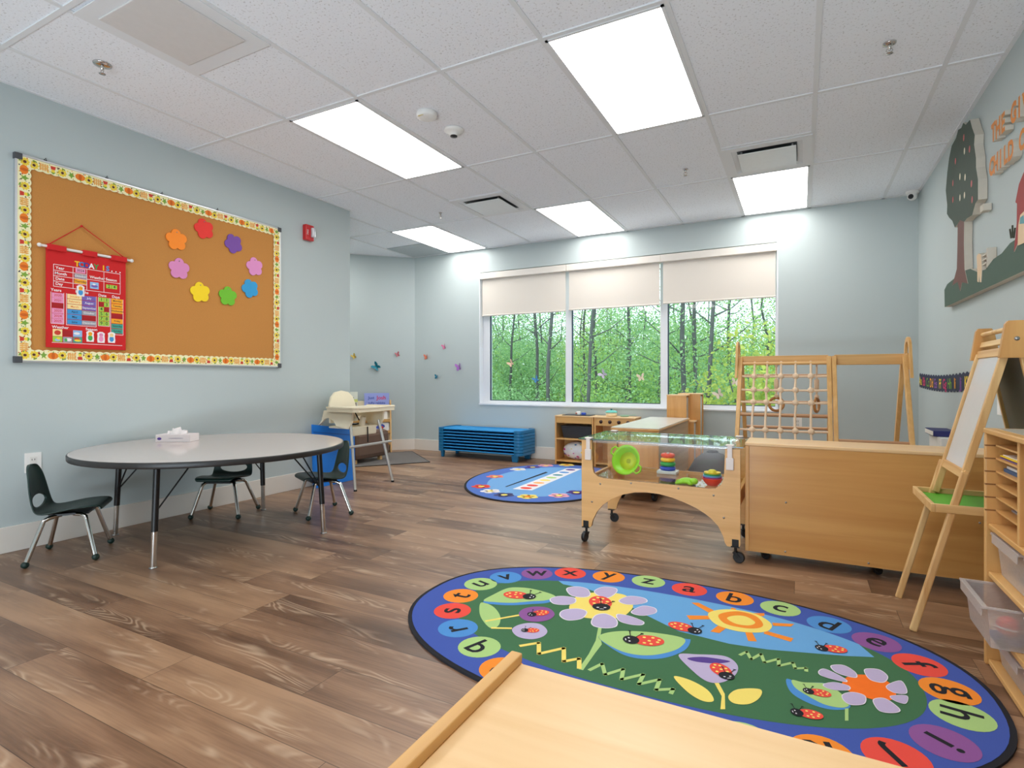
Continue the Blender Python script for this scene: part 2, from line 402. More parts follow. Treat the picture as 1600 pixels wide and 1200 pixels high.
panel(-5.4, GYc(1) - 1.0, 'added white ceiling light panel, unseen inside the alcove')  # extra panel put in out of view to brighten the alcove

def diffuser(x, y, label):
    t = thing('air_diffuser', label, 'vent', (x, y, H - 0.008), group='square ceiling air diffusers')
    m = MB(CEILW); h = 0.297; q = 0.235
    for a in ((-h, h, -h, -q), (-h, h, q, h), (-h, -q, -q, q), (q, h, -q, q)): m.box(*a, -0.004, 0.006)
    # sloping inner collar
    for k in range(4):
        Mr = Matrix.Rotation(k * math.pi / 2, 4, 'Z'); m.add([(-q, -q, 0), (q, -q, 0), (q - .035, -q + .035, 0.006), (-q + .035, -q + .035, 0.006)], [(0, 1, 2, 3)], None, False, Mr)
    part(t, 'frame', m, local=True)
    m = MB(plain('duct_dark', (70, 74, 76), 0.5, 0.6)); m.box(-q + .002, q - .002, -q + .002, q - .002, 0.0062, 0.0075); part(t, 'duct_opening', m, local=True)
    m = MB(plain('diffuser_plaque', (222, 226, 228), 0.35)); m.box(-0.195, 0.195, -0.195, 0.195, -0.020, -0.014); part(t, 'face_plate', m, 0.003, local=True)
    for sx in (-1, 1):
        for sy in (-1, 1): m = MB(STEEL); m.box(sx * .17 - .006, sx * .17 + .006, sy * .17 - .006, sy * .17 + .006, -0.014, 0.0062); part(t, 'bracket', m, local=True)
diffuser(-2.67, 4.65, 'square white air diffuser between the two left-hand back light panels')
diffuser(-0.225, 4.615, 'square white air diffuser beside the light panel at the right of the window')
m = MB(CEILW); tt = thing('return_grille', 'large flat white ceiling access panel cut by the top edge above the notice board', 'vent', (-2.67, 1.595, H - 0.006))
m.box(-2.97, -2.37, 1.30, 1.89, H - 0.012, H - 0.006); part(tt, 'frame', m, 0.002)
m = MB(plain('return_panel', (214, 211, 209), 0.5)); m.box(-2.90, -2.44, 1.37, 1.80, H - 0.02, H - 0.012); part(tt, 'face_plate', m, 0.004)
m = MB(plain('grey_tile', (182, 188, 190), 0.9)); m.box(-4.775, -4.21, 5.58, 6.145, H - 0.009, H - 0.001)
solo('ceiling_vent', m, 'grey perforated ceiling panel in the back corner left of the windows', 'vent', (-4.49, 5.87, H - 0.009))

def sprinkler(x, y, label, sz=1.0):
    t = thing('fire_sprinkler', label, 'sprinkler', (x, y, H - 0.001), group='pendent ceiling sprinklers')
    m = MB(CHROME); m.lathe([(.001, 0), (.038 * sz, 0), (.036 * sz, -.006), (.020 * sz, -.012), (.001, -.012)]); part(t, 'escutcheon', m, local=True)
    m = MB(CHROME); m.lathe([(.009, -.012), (.009, -.028), (.005, -.03), (.005, -.035)], seg=12)
    m.tube([(-.009, 0, -.026), (-.014, 0, -.038), (-.004, 0, -.05)], .0022, seg=6); m.tube([(.009, 0, -.026), (.014, 0, -.038), (.004, 0, -.05)], .0022, seg=6)
    m.lathe([(.001, -.05), (.016, -.051), (.016, -.053), (.001, -.054)], seg=12); part(t, 'sprinkler_head', m, local=True)
sprinkler(-3.328, 1.593, 'chrome ceiling sprinkler at top left above the notice board', 1.15)
sprinkler(-3.259, 4.627, 'small chrome ceiling sprinkler just left of the left-hand diffuser', .45)
sprinkler(-0.827, 4.586, 'small chrome ceiling sprinkler left of the right-hand diffuser', .6)
sprinkler(0.395, 3.34, 'chrome ceiling sprinkler cut by the top edge at the right', .8)
t = thing('smoke_detector', 'white round smoke alarm with yellow sticker, left of the two on the ceiling', 'smoke detector', (-2.109, 2.846, H - .001), group='round white ceiling detectors')
m = MB(WHITEP); m.lathe([(.001, 0), (.062, 0), (.066, -.012), (.062, -.03), (.045, -.038), (.001, -.038)]); part(t, 'housing', m, 0.001, local=True)
m = MB(plain('yellow_sticker', (226, 208, 120), .5)); m.box(-.03, .01, -.055, -.045, -.036, -.0352); part(t, 'sticker', m, local=True)
t = thing('smoke_detector', 'white domed smoke detector with dark sensor, right of the two on the ceiling', 'smoke detector', (-2.088, 3.122, H - .001), group='round white ceiling detectors')
m = MB(WHITEP); m.lathe([(.001, 0), (.066, 0), (.066, -.012), (.05, -.022), (.03, -.03), (.026, -.044)]); part(t, 'housing', m, local=True)
m = MB(BLACKP); m.lathe([(.024, -.044), (.024, -.05), (.001, -.054)]); part(t, 'sensor', m, local=True)
t = thing('security_camera', 'small white dome security camera on the ceiling in the right back corner', 'security camera', (0.89, 6.08, H))
m = MB(WHITEP); m.lathe([(.05, -.002), (.05, -.02), (.045, -.03), (.02, -.03)]); m.ball((0, 0, -.045), .04); part(t, 'housing', m, local=True)
m = MB(BLACKP); m.ball((-.014, -.026, -.055), .022); part(t, 'lens', m, local=True)
REDP = plain('alarm_red', (196, 30, 34), .35)
t = thing('fire_alarm', 'red fire alarm strobe on the left wall beside the notice board', 'fire alarm', (XL, 3.60, 2.33))
m = MB(REDP); m.box(XL, XL + .045, 3.553, 3.650, 2.262, 2.405); part(t, 'housing', m, .008)
m = MB(clear('strobe_lens', (.95, .95, .95), haze=.55)); m.box(XL + .045, XL + .075, 3.605, 3.642, 2.29, 2.38); part(t, 'strobe_lens', m, .01)
m = MB(WHITEP); text(m, 'FIRE', lambda u, v: (XL + .0462, 3.575 - v, 2.335 + u), .026, WHITEP); part(t, 'lettering', m, fix=False)
def outlet(loc, axis, label):
    t = thing('power_outlet', label, 'outlet', loc, 0, 'wall power outlets'); m = MB(WHITEP)
    f = (lambda u, v, w: (w, u, v)) if axis == 'x' else (lambda u, v, w: (u, -w, v))
    def bx(mm, u0, u1, v0, v1, w0, w1, mat=None): mm.prism([(u0, v0), (u1, v0), (u1, v1), (u0, v1)], lambda u, v: f(u, v, w0), lambda u, v: f(u, v, w1), mat)
    bx(m, -.04, .04, -.058, .058, 0, .006); part(t, 'cover_plate', m, .003, local=True)
    m = MB(plain('socket_white', (225, 222, 216), .4)); bx(m, -.017, .017, -.034, .034, .006, .009)
    for v in (-.018, .018):
        bx(m, -.008, -.005, v - .005, v + .005, .009, .0093, BLACKP); bx(m, .005, .008, v - .005, v + .005, .009, .0093, BLACKP)
    part(t, 'socket', m, local=True)
outlet((XL, 1.562, .50), 'x', 'white power outlet on the left wall behind the green chair')
outlet((AY(1246, 661, YB)[0], YB, AY(1246, 661, YB)[2]), 'y', 'white power outlet on the back wall behind the climbing net')

# ------------------------------------------------------------------ roller blinds
BL = plain('blind_fabric', (222, 214, 204), .8, var=.01, scale=200)
bspan = [(WX0 + .015, -2.525, 1.820), (-2.505, -1.392, 1.828), (-1.378, WX1 - .015, 1.836)]
for (a, b, zb), lb in zip(bspan, ('left', 'middle', 'right')):
    t = thing('roller_blind', {'left': 'cream roller blind half down over the left window pane', 'middle': 'cream roller blind half down over the middle window pane', 'right': 'cream roller blind half down over the right window pane'}[lb], 'blind', ((a + b) / 2, YB + .04, WZ1 - .02), group='cream roller blinds')
    m = MB(TRIMW); m.box(a - .008, b + .008, YB - .018, YB + .05, WZ1 - .092, WZ1 - .012); part(t, 'cassette', m, .006)
    m = MB(BL); m.box(a + .012, b - .012, YB + .03, YB + .032, zb, WZ1 - .09); part(t, 'shade', m)
    m = MB(BL); m.tube([(a + .012, YB + .031, zb), (b - .012, YB + .031, zb)], .011, seg=8); part(t, 'hem_bar', m)
    m = MB(WHITEP); xx = a + .004 if lb == 'left' else b - .004
    for dy in (.018, .045): m.tube([(xx, YB + dy, WZ1 - .1), (xx, YB + dy, 1.42)], .0018, seg=5)
    m.tube([(xx, YB + .018, 1.42), (xx, YB + .031, 1.40), (xx, YB + .045, 1.42)], .0018, seg=5); part(t, 'chain', m)

# ================================================================== OUTDOORS
def leafmat(name, c1, c2):
    m, nt, b = newmat(name); tc = N(nt, 'ShaderNodeTexCoord'); no = N(nt, 'ShaderNodeTexNoise'); no.inputs['Scale'].default_value = 1.7; no.inputs['Detail'].default_value = 6
    nt.links.new(tc.outputs['Object'], no.inputs['Vector']); cr = N(nt, 'ShaderNodeValToRGB'); cr.color_ramp.elements[0].position = .35; cr.color_ramp.elements[1].position = .65
    cr.color_ramp.elements[0].color = rgb(*c1); cr.color_ramp.elements[1].color = rgb(*c2); nt.links.new(no.outputs[0], cr.inputs[0]); nt.links.new(cr.outputs[0], b.inputs['Base Color'])
    b.inputs['Roughness'].default_value = .6
    tl = N(nt, 'ShaderNodeBsdfTranslucent'); nt.links.new(cr.outputs[0], tl.inputs[0]); mx = N(nt, 'ShaderNodeMixShader'); mx.inputs[0].default_value = .4
    nt.links.new(b.outputs[0], mx.inputs[1]); nt.links.new(tl.outputs[0], mx.inputs[2]); nt.links.new(mx.outputs[0], nt.nodes['Material Output'].inputs[0]); return m
LF = [leafmat('leaf_mid', (132, 176, 84), (196, 226, 130)), leafmat('leaf_cool', (112, 160, 104), (170, 210, 148)), leafmat('leaf_yellow', (140, 170, 70), (204, 208, 104))]
BARK = plain('bark', (84, 86, 84), .9, var=.3, scale=9, bump=.6)
GROUND = plain('forest_ground', (66, 84, 50), .95, var=.3, scale=2)
m = MB(GROUND); m.add([(-60, 8.5, -2.6), (40, 8.5, -2.6), (40, 22, -2.4), (-60, 22, -2.4), (40, 70, 0), (-60, 70, 0)], [(0, 1, 2, 3), (3, 2, 4, 5)])
go = link('forest_floor', m); go['kind'] = 'structure'
def leaves(m, rnd, cx, cy, cz, rx, ry, rz, n, size):
    for _ in range(n):
        while True:
            p = Vector((rnd.uniform(-1, 1), rnd.uniform(-1, 1), rnd.uniform(-1, 1)))
            if p.length < 1: break
        c = Vector((cx + p.x * rx, cy + p.y * ry, cz + p.z * rz)); s = size * rnd.uniform(.6, 1.3)
        a = Vector((rnd.gauss(0, 1), rnd.gauss(0, 1), rnd.gauss(0, .7))).normalized(); b = a.cross(Vector((rnd.gauss(0, 1), rnd.gauss(0, 1), rnd.gauss(0, 1)))).normalized()
        m.add([c - a * s, c + b * s * .55, c + a * s, c - b * s * .55], [(0, 1, 2, 3)])
def tree_proto(seed, h, leafm, nl, low):
    rnd = random.Random(seed); t = thing('tree', 'x', 'tree')
    m = MB(BARK); bend = rnd.uniform(-.6, .6); pts = []; k = 9
    ph = rnd.uniform(0, 6)
    for i in range(k + 1):
        f = i / k; pts.append(Vector((bend * f * f * 2 + .12 * math.sin(f * 7 + ph), .3 * f * rnd.uniform(-1, 1), h * f)))
    r0 = rnd.uniform(.06, .12); m.tube(pts, [r0 * (1 - .75 * i / k) for i in range(k + 1)], seg=8)
    tips = []
    for i in range(2, k):
        for _ in range(2):
            p = pts[i].lerp(pts[i + 1] if i < k else pts[i], rnd.random()); an = rnd.uniform(0, 6.28); L = rnd.uniform(.8, 1.9) * (1.15 - i / k)
            q = p + Vector((math.cos(an) * L, math.sin(an) * L, L * rnd.uniform(.35, .9))); md = p.lerp(q, .5) + Vector((rnd.uniform(-.15, .15), rnd.uniform(-.15, .15), -.1))
            m.tube([p, md, q], [.022, .014, .006], seg=5); tips += [md, q]
    part(t, 'trunk', m, local=True)
    m = MB(leafm)
    for q in tips:
        if q.z < low: continue
        leaves(m, rnd, q.x, q.y, q.z, .95, .95, .6, int(nl * 2.4 * (1 if q.z < 3.6 else .45 if q.z < 5 else .16)), .040)
    o = part(t, 'foliage', m, local=True, fix=False); return t
def shrub_proto(seed, leafm, n, r, h):
    rnd = random.Random(seed); t = thing('shrub', 'x', 'shrub')
    m = MB(BARK)
    for _ in range(6):
        a = rnd.uniform(0, 6.28); m.tube([(0, 0, 0), (math.cos(a) * r * .3, math.sin(a) * r * .3, h * .5), (math.cos(a) * r * .6, math.sin(a) * r * .6, h * .9)], [.03, .02, .008], seg=5)
    part(t, 'stem', m, local=True); m = MB(leafm)
    for _ in range(9): leaves(m, rnd, rnd.uniform(-.5, .5) * r, rnd.uniform(-.5, .5) * r, h * rnd.uniform(.3, .85), r * .6, r * .6, h * .3, n * 3 // 9, .040)
    part(t, 'foliage', m, local=True, fix=False); return t
tp = [tree_proto(11, 11, LF[0], 130, 2.0), tree_proto(12, 12, LF[1], 130, 1.6), tree_proto(13, 10, LF[0], 170, 1.0), tree_proto(14, 13, LF[1], 90, 3.5)]
sp_ = [shrub_proto(21, LF[0], 2600, 1.5, 3.0), shrub_proto(22, LF[1], 2600, 1.6, 3.4), shrub_proto(23, LF[2], 2600, 1.15, 3.1)]
rnd = random.Random(5); used = set()
def place(p, x, y, z, rz, s, label, group):
    o = p if p.name not in used and p not in placed else copy_tree(p); placed.append(p) if o is p else None
    o.location = (x, y, z); o.rotation_euler = (0, 0, rz); o.scale = (s, s, s); o['label'] = label; o['group'] = group
placed = []
rows = [(13.5, 10, 'slender leafy tree in the nearest row outside the window'), (18, 13, 'leafy tree in the middle of the wood outside the window'), (24, 15, 'leafy tree deep in the wood outside the window'), (32, 16, 'hazy tree at the far side of the wood outside the window')]
for Yr, n, lab in rows:
    x0, x1 = -0.80 * Yr - 1, 0.12 * Yr
    for i in range(n):
        x = x0 + (x1 - x0) * (i + rnd.uniform(.15, .85)) / n
        place(tp[rnd.randrange(4)], x, Yr + rnd.uniform(-2, 2), -2.7 + (Yr - 13) * .045, rnd.uniform(0, 6.28), rnd.uniform(.85, 1.2), lab, 'trees in the wood: ' + lab.split(' outside')[0])
for Yr, n, lab in [(15.5, 9, 'green undergrowth bush in the front of the wood'), (21, 11, 'green undergrowth bush further back in the wood'), (28, 12, 'pale green bush deep in the wood'), (38, 13, 'bush on the far edge of the wood')]:
    x0, x1 = -0.80 * Yr - 1, 0.12 * Yr
    for i in range(n):
        x = x0 + (x1 - x0) * (i + rnd.uniform(.1, .9)) / n
        place(sp_[rnd.randrange(2)], x, Yr + rnd.uniform(-1.5, 1.5), -2.7 + (Yr - 13) * .05, rnd.uniform(0, 6.28), rnd.uniform(.9, 1.35) * (1 + (Yr - 15) * .03), lab, 'undergrowth: ' + lab)
for x, s in ((-1.30, 1.10), (-0.35, 1.36)):
    place(sp_[2], x, 11.6, -2.7, x, s, 'yellow-green bush just outside the right window pane' if x < -1.2 else 'yellow-green bush outside behind the climbing net', 'yellow-green bushes')

# ================================================================== NOTICE BOARD
BX = XL + 0.018
def WL(y, z, d=0.0): return (BX + d, y, z)          # point on the board's face
CORK = plain('cork', (196, 134, 66), .9, var=.10, scale=160, bump=.3)
ALU = plain('aluminium', (206, 208, 210), .35, .8, var=.02)
by0, by1, bz0, bz1 = 1.470, 3.300, 1.092, 2.302
t = thing('notice_board', 'large cork notice board with autumn pumpkin and sunflower border on the left wall', 'notice board', (XL, (by0 + by1) / 2, bz0))
m = MB(CORK); m.box(XL, BX, by0 + .01, by1 - .01, bz0 + .01, bz1 - .01); part(t, 'cork_panel', m)
m = MB(ALU)
m.box(XL, BX + .008, by0, by1, bz0, bz0 + .012); m.box(XL, BX + .008, by0, by1, bz1 - .012, bz1); m.box(XL, BX + .008, by0, by0 + .012, bz0, bz1); m.box(XL, BX + .008, by1 - .012, by1, bz0, bz1)
part(t, 'frame', m, .002)
for y in (by0, by1):
    for z in (bz0, bz1):
        m = MB(plain('corner_grey', (70, 72, 76), .5)); m.box(XL, BX + .010, y - .003 if y == by0 else y - .035, y + .035 if y == by0 else y + .003, z - .003 if z == bz0 else z - .035, z + .035 if z == bz0 else z + .003); part(t, 'corner_cap', m, .003)
for y in (1.62, 1.95, 2.30, 2.72):
    m = MB(BLACKM); m.box(XL, XL + .012, y - .008, y + .008, bz1, bz1 + .008); m.tube([(XL + .01, y - .006, bz1 + .006), (XL + .016, y, bz1 + .02), (XL + .01, y + .006, bz1 + .006)], .0018, seg=5); part(t, 'hanging_clip', m)
PALE = plain('border_cream', (246, 238, 190), .7, var=.02); ORG = plain('pumpkin_orange', (240, 130, 30), .7); YEL = plain('sunflower_yellow', (246, 214, 60), .7)
LGR = plain('border_green', (126, 168, 60), .7); BRN = plain('border_brown', (92, 48, 26), .7); RDB = plain('border_red', (206, 60, 40), .7); FEN = plain('fence_orange', (238, 176, 92), .7); NAVY = plain('border_navy', (60, 70, 90), .7)
def circ(m, f, cx, cy, rx, ry, mat, n=12, rot=0.0):
    m.add([f(cx + rx * math.cos(a) * math.cos(rot) - ry * math.sin(a) * math.sin(rot), cy + rx * math.cos(a) * math.sin(rot) + ry * math.sin(a) * math.cos(rot)) for a in [2 * math.pi * i / n for i in range(n)]], [tuple(range(n))], mat)
def border(L, f, seed, name):
    """f(u,v,h): u along, v 0 outer..width inwards, h proud of the cork"""
    W = .062; m = MB(PALE); n = max(4, int(L / .04)); top = []
    for i in range(n * 6 + 1):
        u = L * i / (n * 6); top.append((u, W + .007 * abs(math.sin(math.pi * i / 6)) - .004))
    poly = [(0, 0)] + [(L, 0)] + top[::-1]
    m.add([f(u, v, .004) for u, v in poly], [tuple(range(len(poly)))])
    u = .03; k = seed; rd = random.Random(seed)
    while u < L - .025:
        h = .0046; g = lambda a, b, h=h: f(a, b, h); g2 = lambda a, b: f(a, b, .0052); kk = k % 6
        if kk == 0:
            circ(m, g, u, .030, .027, .021, ORG); circ(m, g2, u, .030, .009, .019, plain('pumpkin_dark', (214, 100, 20), .7)); m.add([g2(u - .003, .047), g2(u + .003, .047), g2(u + .004, .057), g2(u, .057)], [(0, 1, 2, 3)], LGR)
        elif kk in (1, 4):
            for a in range(9): circ(m, g, u + .016 * math.cos(a * .698), .034 + .016 * math.sin(a * .698), .008, .006, YEL, 8, a * .698)
            circ(m, g2, u, .034, .008, .008, BRN); m.add([g(u - .002, .02), g(u + .002, .02), g(u + .002, .004), g(u - .002, .004)], [(0, 1, 2, 3)], LGR); circ(m, g, u + .008, .011, .008, .004, LGR, 8, .5)
        elif kk == 2:
            for j in range(4): m.add([g(u - .019 + j * .011, .010), g(u - .011 + j * .011, .010), g(u - .011 + j * .011, .048), g(u - .015 + j * .011, .053), g(u - .019 + j * .011, .048)], [(0, 1, 2, 3, 4)], FEN)
            for z in (.020, .038): m.add([g2(u - .022, z), g2(u + .026, z), g2(u + .026, z + .004), g2(u - .022, z + .004)], [(0, 1, 2, 3)], FEN)
        elif kk == 3:
            circ(m, g, u, .040, .010, .010, YEL); m.add([g2(u - .013, .046), g2(u + .013, .046), g2(u, .058)], [(0, 1, 2)], LGR if k % 2 else BRN); m.add([g(u - .010, .030), g(u + .010, .030), g(u + .014, .010), g(u - .014, .010)], [(0, 1, 2, 3)], RDB if k % 4 else LGR)
        else:
            m.add([g(u, .055), g(u + .007, .040), g(u + .018, .038), g(u + .008, .028), g(u + .010, .012), g(u, .022), g(u - .010, .012), g(u - .008, .028), g(u - .018, .038), g(u - .007, .040)], [(0, 1, 9), (1, 2, 3), (3, 4, 5), (5, 6, 7), (7, 8, 9), (1, 3, 5, 7, 9)], LGR)
        for _ in range(8): q_ = rd.uniform(.0022, .0048); circ(m, lambda a, b: f(a, b, .0043), u + rd.uniform(-.028, .028), rd.uniform(.006, .056), q_, q_, rd.choice([NAVY, BRN, LGR, RDB, YEL, ORG]), 6)
        u += .047; k += 1
    part(t, name, m, fix=False)
iy0, iy1, iz0, iz1 = by0 + .012, by1 - .012, bz0 + .012, bz1 - .012
border(iy1 - iy0, lambda u, v, h: WL(iy0 + u, iz1 - v, h + .001), 0, 'paper_border')
border(iy1 - iy0, lambda u, v, h: WL(iy0 + u, iz0 + v, h + .001), 3, 'paper_border')
border(iz1 - iz0, lambda u, v, h: WL(iy0 + v, iz0 + u, h + .002), 1, 'paper_border')
border(iz1 - iz0, lambda u, v, h: WL(iy1 - v, iz0 + u, h + .002), 5, 'paper_border')

# paper flowers
for (px, py, col, cn, rot, pos) in [(275, 375, (255, 140, 20), 'orange', .1, 'top left of the ring'), (318, 358, (236, 44, 34), 'red', .3, 'at the top of the ring'), (364, 381, (120, 72, 160), 'purple', .5, 'at upper right of the ring'),
        (279, 420, (222, 138, 190), 'pink', .0, 'on the left of the ring'), (397, 417, (226, 146, 200), 'light pink', .2, 'rightmost of the ring'), (312, 457, (252, 216, 16), 'yellow', .15, 'at lower left of the ring'), (355, 463, (112, 192, 40), 'green', .0, 'at the bottom of the ring'), (390, 451, (44, 156, 212), 'blue', .4, 'at lower right of the ring')]:
    X, Y, Z = AX(px, py, BX); n = 60; pl = []
    for i in range(n):
        a = 2 * math.pi * i / n; dl = min(abs((a - rot - math.pi / 2 - k5 * 2 * math.pi / 5 + math.pi) % (2 * math.pi) - math.pi) for k5 in range(5)); rr = .044 * math.cos(dl) + math.sqrt(max(0, .0335 ** 2 - (.044 * math.sin(dl)) ** 2)); pl.append((rr * math.cos(a), rr * math.sin(a)))
    mt = plain('card_' + cn.replace(' ', '_'), col, .6, var=.015); m = MB(mt)
    cx_ = Vector((0, 0)); m.prism(pl, lambda u, v: (BX + .004, Y + u, Z + v), lambda u, v: (BX + .010, Y + u, Z + v))
    t2 = thing('paper_flower', cn + ' five-petal paper flower pinned to the cork board, ' + pos, 'paper flower', (BX, Y, Z), group='ring of paper flowers on the notice board')
    part(t2, 'petals', m)
    m = MB(STEEL); m.ball((BX + .012, Y, Z + .055), .004, seg=8); m.tube([(BX + .001, Y, Z + .055), (BX + .010, Y, Z + .055)], .0012, seg=6); part(t2, 'pin', m)

# calendar pocket chart
REDF = plain('red_fabric', (206, 28, 30), .85, var=.03, scale=60); REDD = plain('red_pocket', (168, 14, 22), .7); WTX = plain('print_white', (244, 236, 236), .7)
cy0, cy1, cz0, cz1 = 1.615, 2.052, 1.185, 1.79
t = thing('calendar_chart', "red hanging pocket calendar reading 'TODAY IS' on the left of the cork board", 'wall chart', (BX, 1.83, cz0))
def CH(u, v, d=.006): return (BX + d + .012, cy0 + u * (cy1 - cy0), cz0 + v * (cz1 - cz0))   # u 0..1 along, v 0..1 up
m = MB(REDF)
for a, b in ((0, .22), (.42, .60), (.79, 1.0)): m.box(BX + .003, BX + .034, cy0 + a * .437, cy0 + b * .437, cz1 - .02, cz1 + .014)
m.box(BX + .005, BX + .017, cy0, cy1, cz0, cz1 - .012); part(t, 'fabric_panel', m, .002)
m = MB(WHITEP); m.tube([(BX + .019, cy0 - .03, cz1), (BX + .019, cy1 + .03, cz1)], .008, seg=10); ro = part(t, 'hanging_rod', m)
for y in (cy0 - .035, cy1 + .035): m = MB(WHITEP); m.ball((BX + .019, y, cz1), .012); part(ro, 'rod_knob', m)
m = MB(REDF); m.tube([(BX + .02, cy0 + .01, cz1 + .012), (BX + .012, 1.80, cz1 + .165), (BX + .02, cy1 - .01, cz1 + .012)], .003, seg=6); m.ball((BX + .010, 1.80, cz1 + .165), .007); part(t, 'cord', m)
def ctext(par, st, u, v, size, mat=WTX, d=.0068, bold=.01, sx=1.0, nm='lettering'):
    m = MB(mat); X, Y, Z = CH(u, v, d); text(m, st, lambda a, b: (X, Y + a, Z + b), size, mat, bold, sx); return m
# printed lettering and rules
m = MB(WTX)
def ct(st, u, v, size, mat=WTX, bold=.02, sx=1.0, d=.0056):
    X, Y, Z = CH(u, v, d); text(m, st, lambda a, b: (X, Y + a, Z + b), size, mat, bold, sx)
for i, (ch, col) in enumerate(zip('TODAY IS...', [(250, 200, 20), (30, 140, 200), (60, 60, 160), (240, 240, 240), (20, 150, 70), None, (250, 190, 20), (40, 150, 210), (240, 240, 240), (240, 240, 240), (240, 240, 240)])):
    if col: ct(ch, .36 + i * .060 * (1 if i < 6 else .93), .868, .044, plain('print_%d_%d_%d' % col, col, .6), .03)
for st, u, v in (('Year', .155, .800), ('Month', .165, .745), ('Date', .155, .692), ('Day', .145, .640), ('Weather', .615, .755), ('Season', .80, .755), ('Years', .11, .575), ('Months', .42, .585), ('Date', .68, .575), ('Days', .86, .575), ('Weather', .16, .205), ('Season', .54, .205)): ct(st, u, v, .0235)
def rule(u0, v0, u1, v1, w=.0024):
    if abs(u1 - u0) < 1e-6: a = [(u0 - w * 1.2, v0), (u0 + w * 1.2, v0), (u0 + w * 1.2, v1), (u0 - w * 1.2, v1)]
    else: a = [(u0, v0 - w), (u1, v0 - w), (u1, v0 + w), (u0, v0 + w)]
    m.add([CH(*p, .0056) for p in a], [(0, 1, 2, 3)], WTX)
for v in (.832, .773, .718, .665): rule(.08, v, .48, v)
rule(.08, .612, .92, .612); rule(.48, .832, .92, .832); rule(.48, .727, .92, .727)
for u in (.08, .31, .48, .70, .92): rule(u, .612, u, .832)
rule(.06, .05, .95, .05)
for u0, u1, v0, v1 in ((.05, .20, .24, .555), (.23, .60, .235, .555), (.625, .775, .25, .555), (.79, .96, .165, .555)):
    rule(u0, v0, u1, v0); rule(u0, v0, u0, v1); rule(u1, v0, u1, v1)
part(t, 'printing', m, fix=False)
PK = plain('card_pink_pale', (238, 150, 190), .6); CR_ = plain('card_cream', (252, 224, 160), .6); BLU = plain('card_sky', (60, 150, 210), .6); PUR = plain('card_violet', (120, 96, 176), .6); GRY = plain('card_grey', (160, 160, 168), .6); GRN = plain('card_lime', (168, 208, 70), .6); ORA = plain('card_amber', (250, 170, 30), .6); TEA = plain('card_teal', (60, 160, 140), .6)
INK = plain('print_dark', (50, 40, 50), .7)
def card(u0, u1, v0, v1, mat, st=None, ink=INK, name='name_card', size=.02):
    c = MB(mat); X, Y, Z = CH(0, 0)
    c.prism([(u0, v0), (u1, v0), (u1, v1), (u0, v1)], lambda a, b: CH(a, b, .0058), lambda a, b: CH(a, b, .0072))
    if st: X, Y, Z = CH((u0 + u1) / 2, (v0 + v1) / 2, .0076); text(c, st, lambda a, b: (X, Y + a, Z + b), size, ink, .01)
    part(t, name, c, fix=False)
def pocket(u0, u1, v0, v1):
    c = MB(REDD); c.prism([(u0, v0), (u1, v0), (u1, v1), (u0, v1)], lambda a, b: CH(a, b, .0052), lambda a, b: CH(a, b, .0060)); part(t, 'pocket', c)
card(.34, .46, .782, .826, PK, '2024'); card(.325, .475, .726, .766, GRY, 'October', WTX, size=.018); card(.325, .475, .670, .714, ORA, 'Thursday', size=.018)
yy = [.50, .45, .40, .345, .293, .242]
for v, st in zip(yy, ('2020', '2021', None, '2023', '2024', '2025')): card(.06, .195, v, v + .048, PK, st, RDB) if st else pocket(.06, .195, v, v + .045)
for i, st in enumerate(('January', 'February', 'March', 'April', 'May', 'June')): card(.24, .415, .505 - i * .052, .552 - i * .052, CR_ if i < 3 else BLU, st, ORG if i < 3 else INK, size=.017)
for i, st in enumerate(('July', 'August', 'September', 'October', None, 'December')):
    if st: card(.42, .595, .505 - i * .052, .552 - i * .052, PUR if i < 3 else GRY, st, WTX, size=.017)
    else: pocket(.42, .595, .505 - i * .052, .550 - i * .052)
for i, (a, b) in enumerate((('1', '1'), (None, '3'), ('4', None), ('5', '6'), ('7', '8'), ('9', '0'))):
    for j, ch in enumerate((a, b)):
        u0 = .632 + j * .07; v0 = .507 - i * .0505
        card(u0, u0 + .066, v0, v0 + .046, GRN, ch, name='number_card', size=.028) if ch else pocket(u0, u0 + .066, v0, v0 + .044)
for i, st in enumerate(('Monday', 'Tuesday', 'Wednesday', None, 'Friday', 'Saturday', 'Sunday')):
    v0 = .507 - i * .0545
    card(.80, .955, v0, v0 + .048, ORA if i < 5 else TEA, st, size=.016) if st else pocket(.80, .955, v0, v0 + .046)
def pic(u0, u1, v0, v1, base, shapes, name='picture_card'):
    c = MB(base); c.prism([(u0, v0), (u1, v0), (u1, v1), (u0, v1)], lambda a, b: CH(a, b, .0058), lambda a, b: CH(a, b, .0072))
    for k, (cu, cv, ru, rv, mt) in enumerate(shapes): circ(c, lambda a, b, k=k: CH(a, b, .0076 + k * .0003), u0 + cu * (u1 - u0), v0 + cv * (v1 - v0), ru * (u1 - u0), rv * (v1 - v0), mt, 12)
    part(t, name, c, fix=False)
SKY = plain('card_blue_pale', (150, 190, 230), .6); GRN2 = plain('card_green_mid', (70, 170, 80), .6)
pic(.07, .18, .115, .185, CR_, [(.5, .5, .35, .35, RDB)]); pic(.07, .18, .058, .112, GRN, [(.5, .35, .3, .25, SKY), (.6, .6, .2, .2, YEL)]); pic(.19, .30, .058, .112, GRY, [(.6, .5, .3, .3, WTX), (.3, .4, .15, .3, GRN2)])
pic(.31, .42, .120, .185, SKY, [(.4, .5, .35, .2, WTX)]); pic(.31, .42, .058, .115, TEA, [(.4, .7, .35, .2, RDB), (.5, .4, .4, .2, YEL)]); pic(.52, .63, .635, .705, SKY, [(.5, .4, .4, .2, PUR), (.45, .65, .2, .12, WTX)]); pocket(.19, .30, .12, .18)
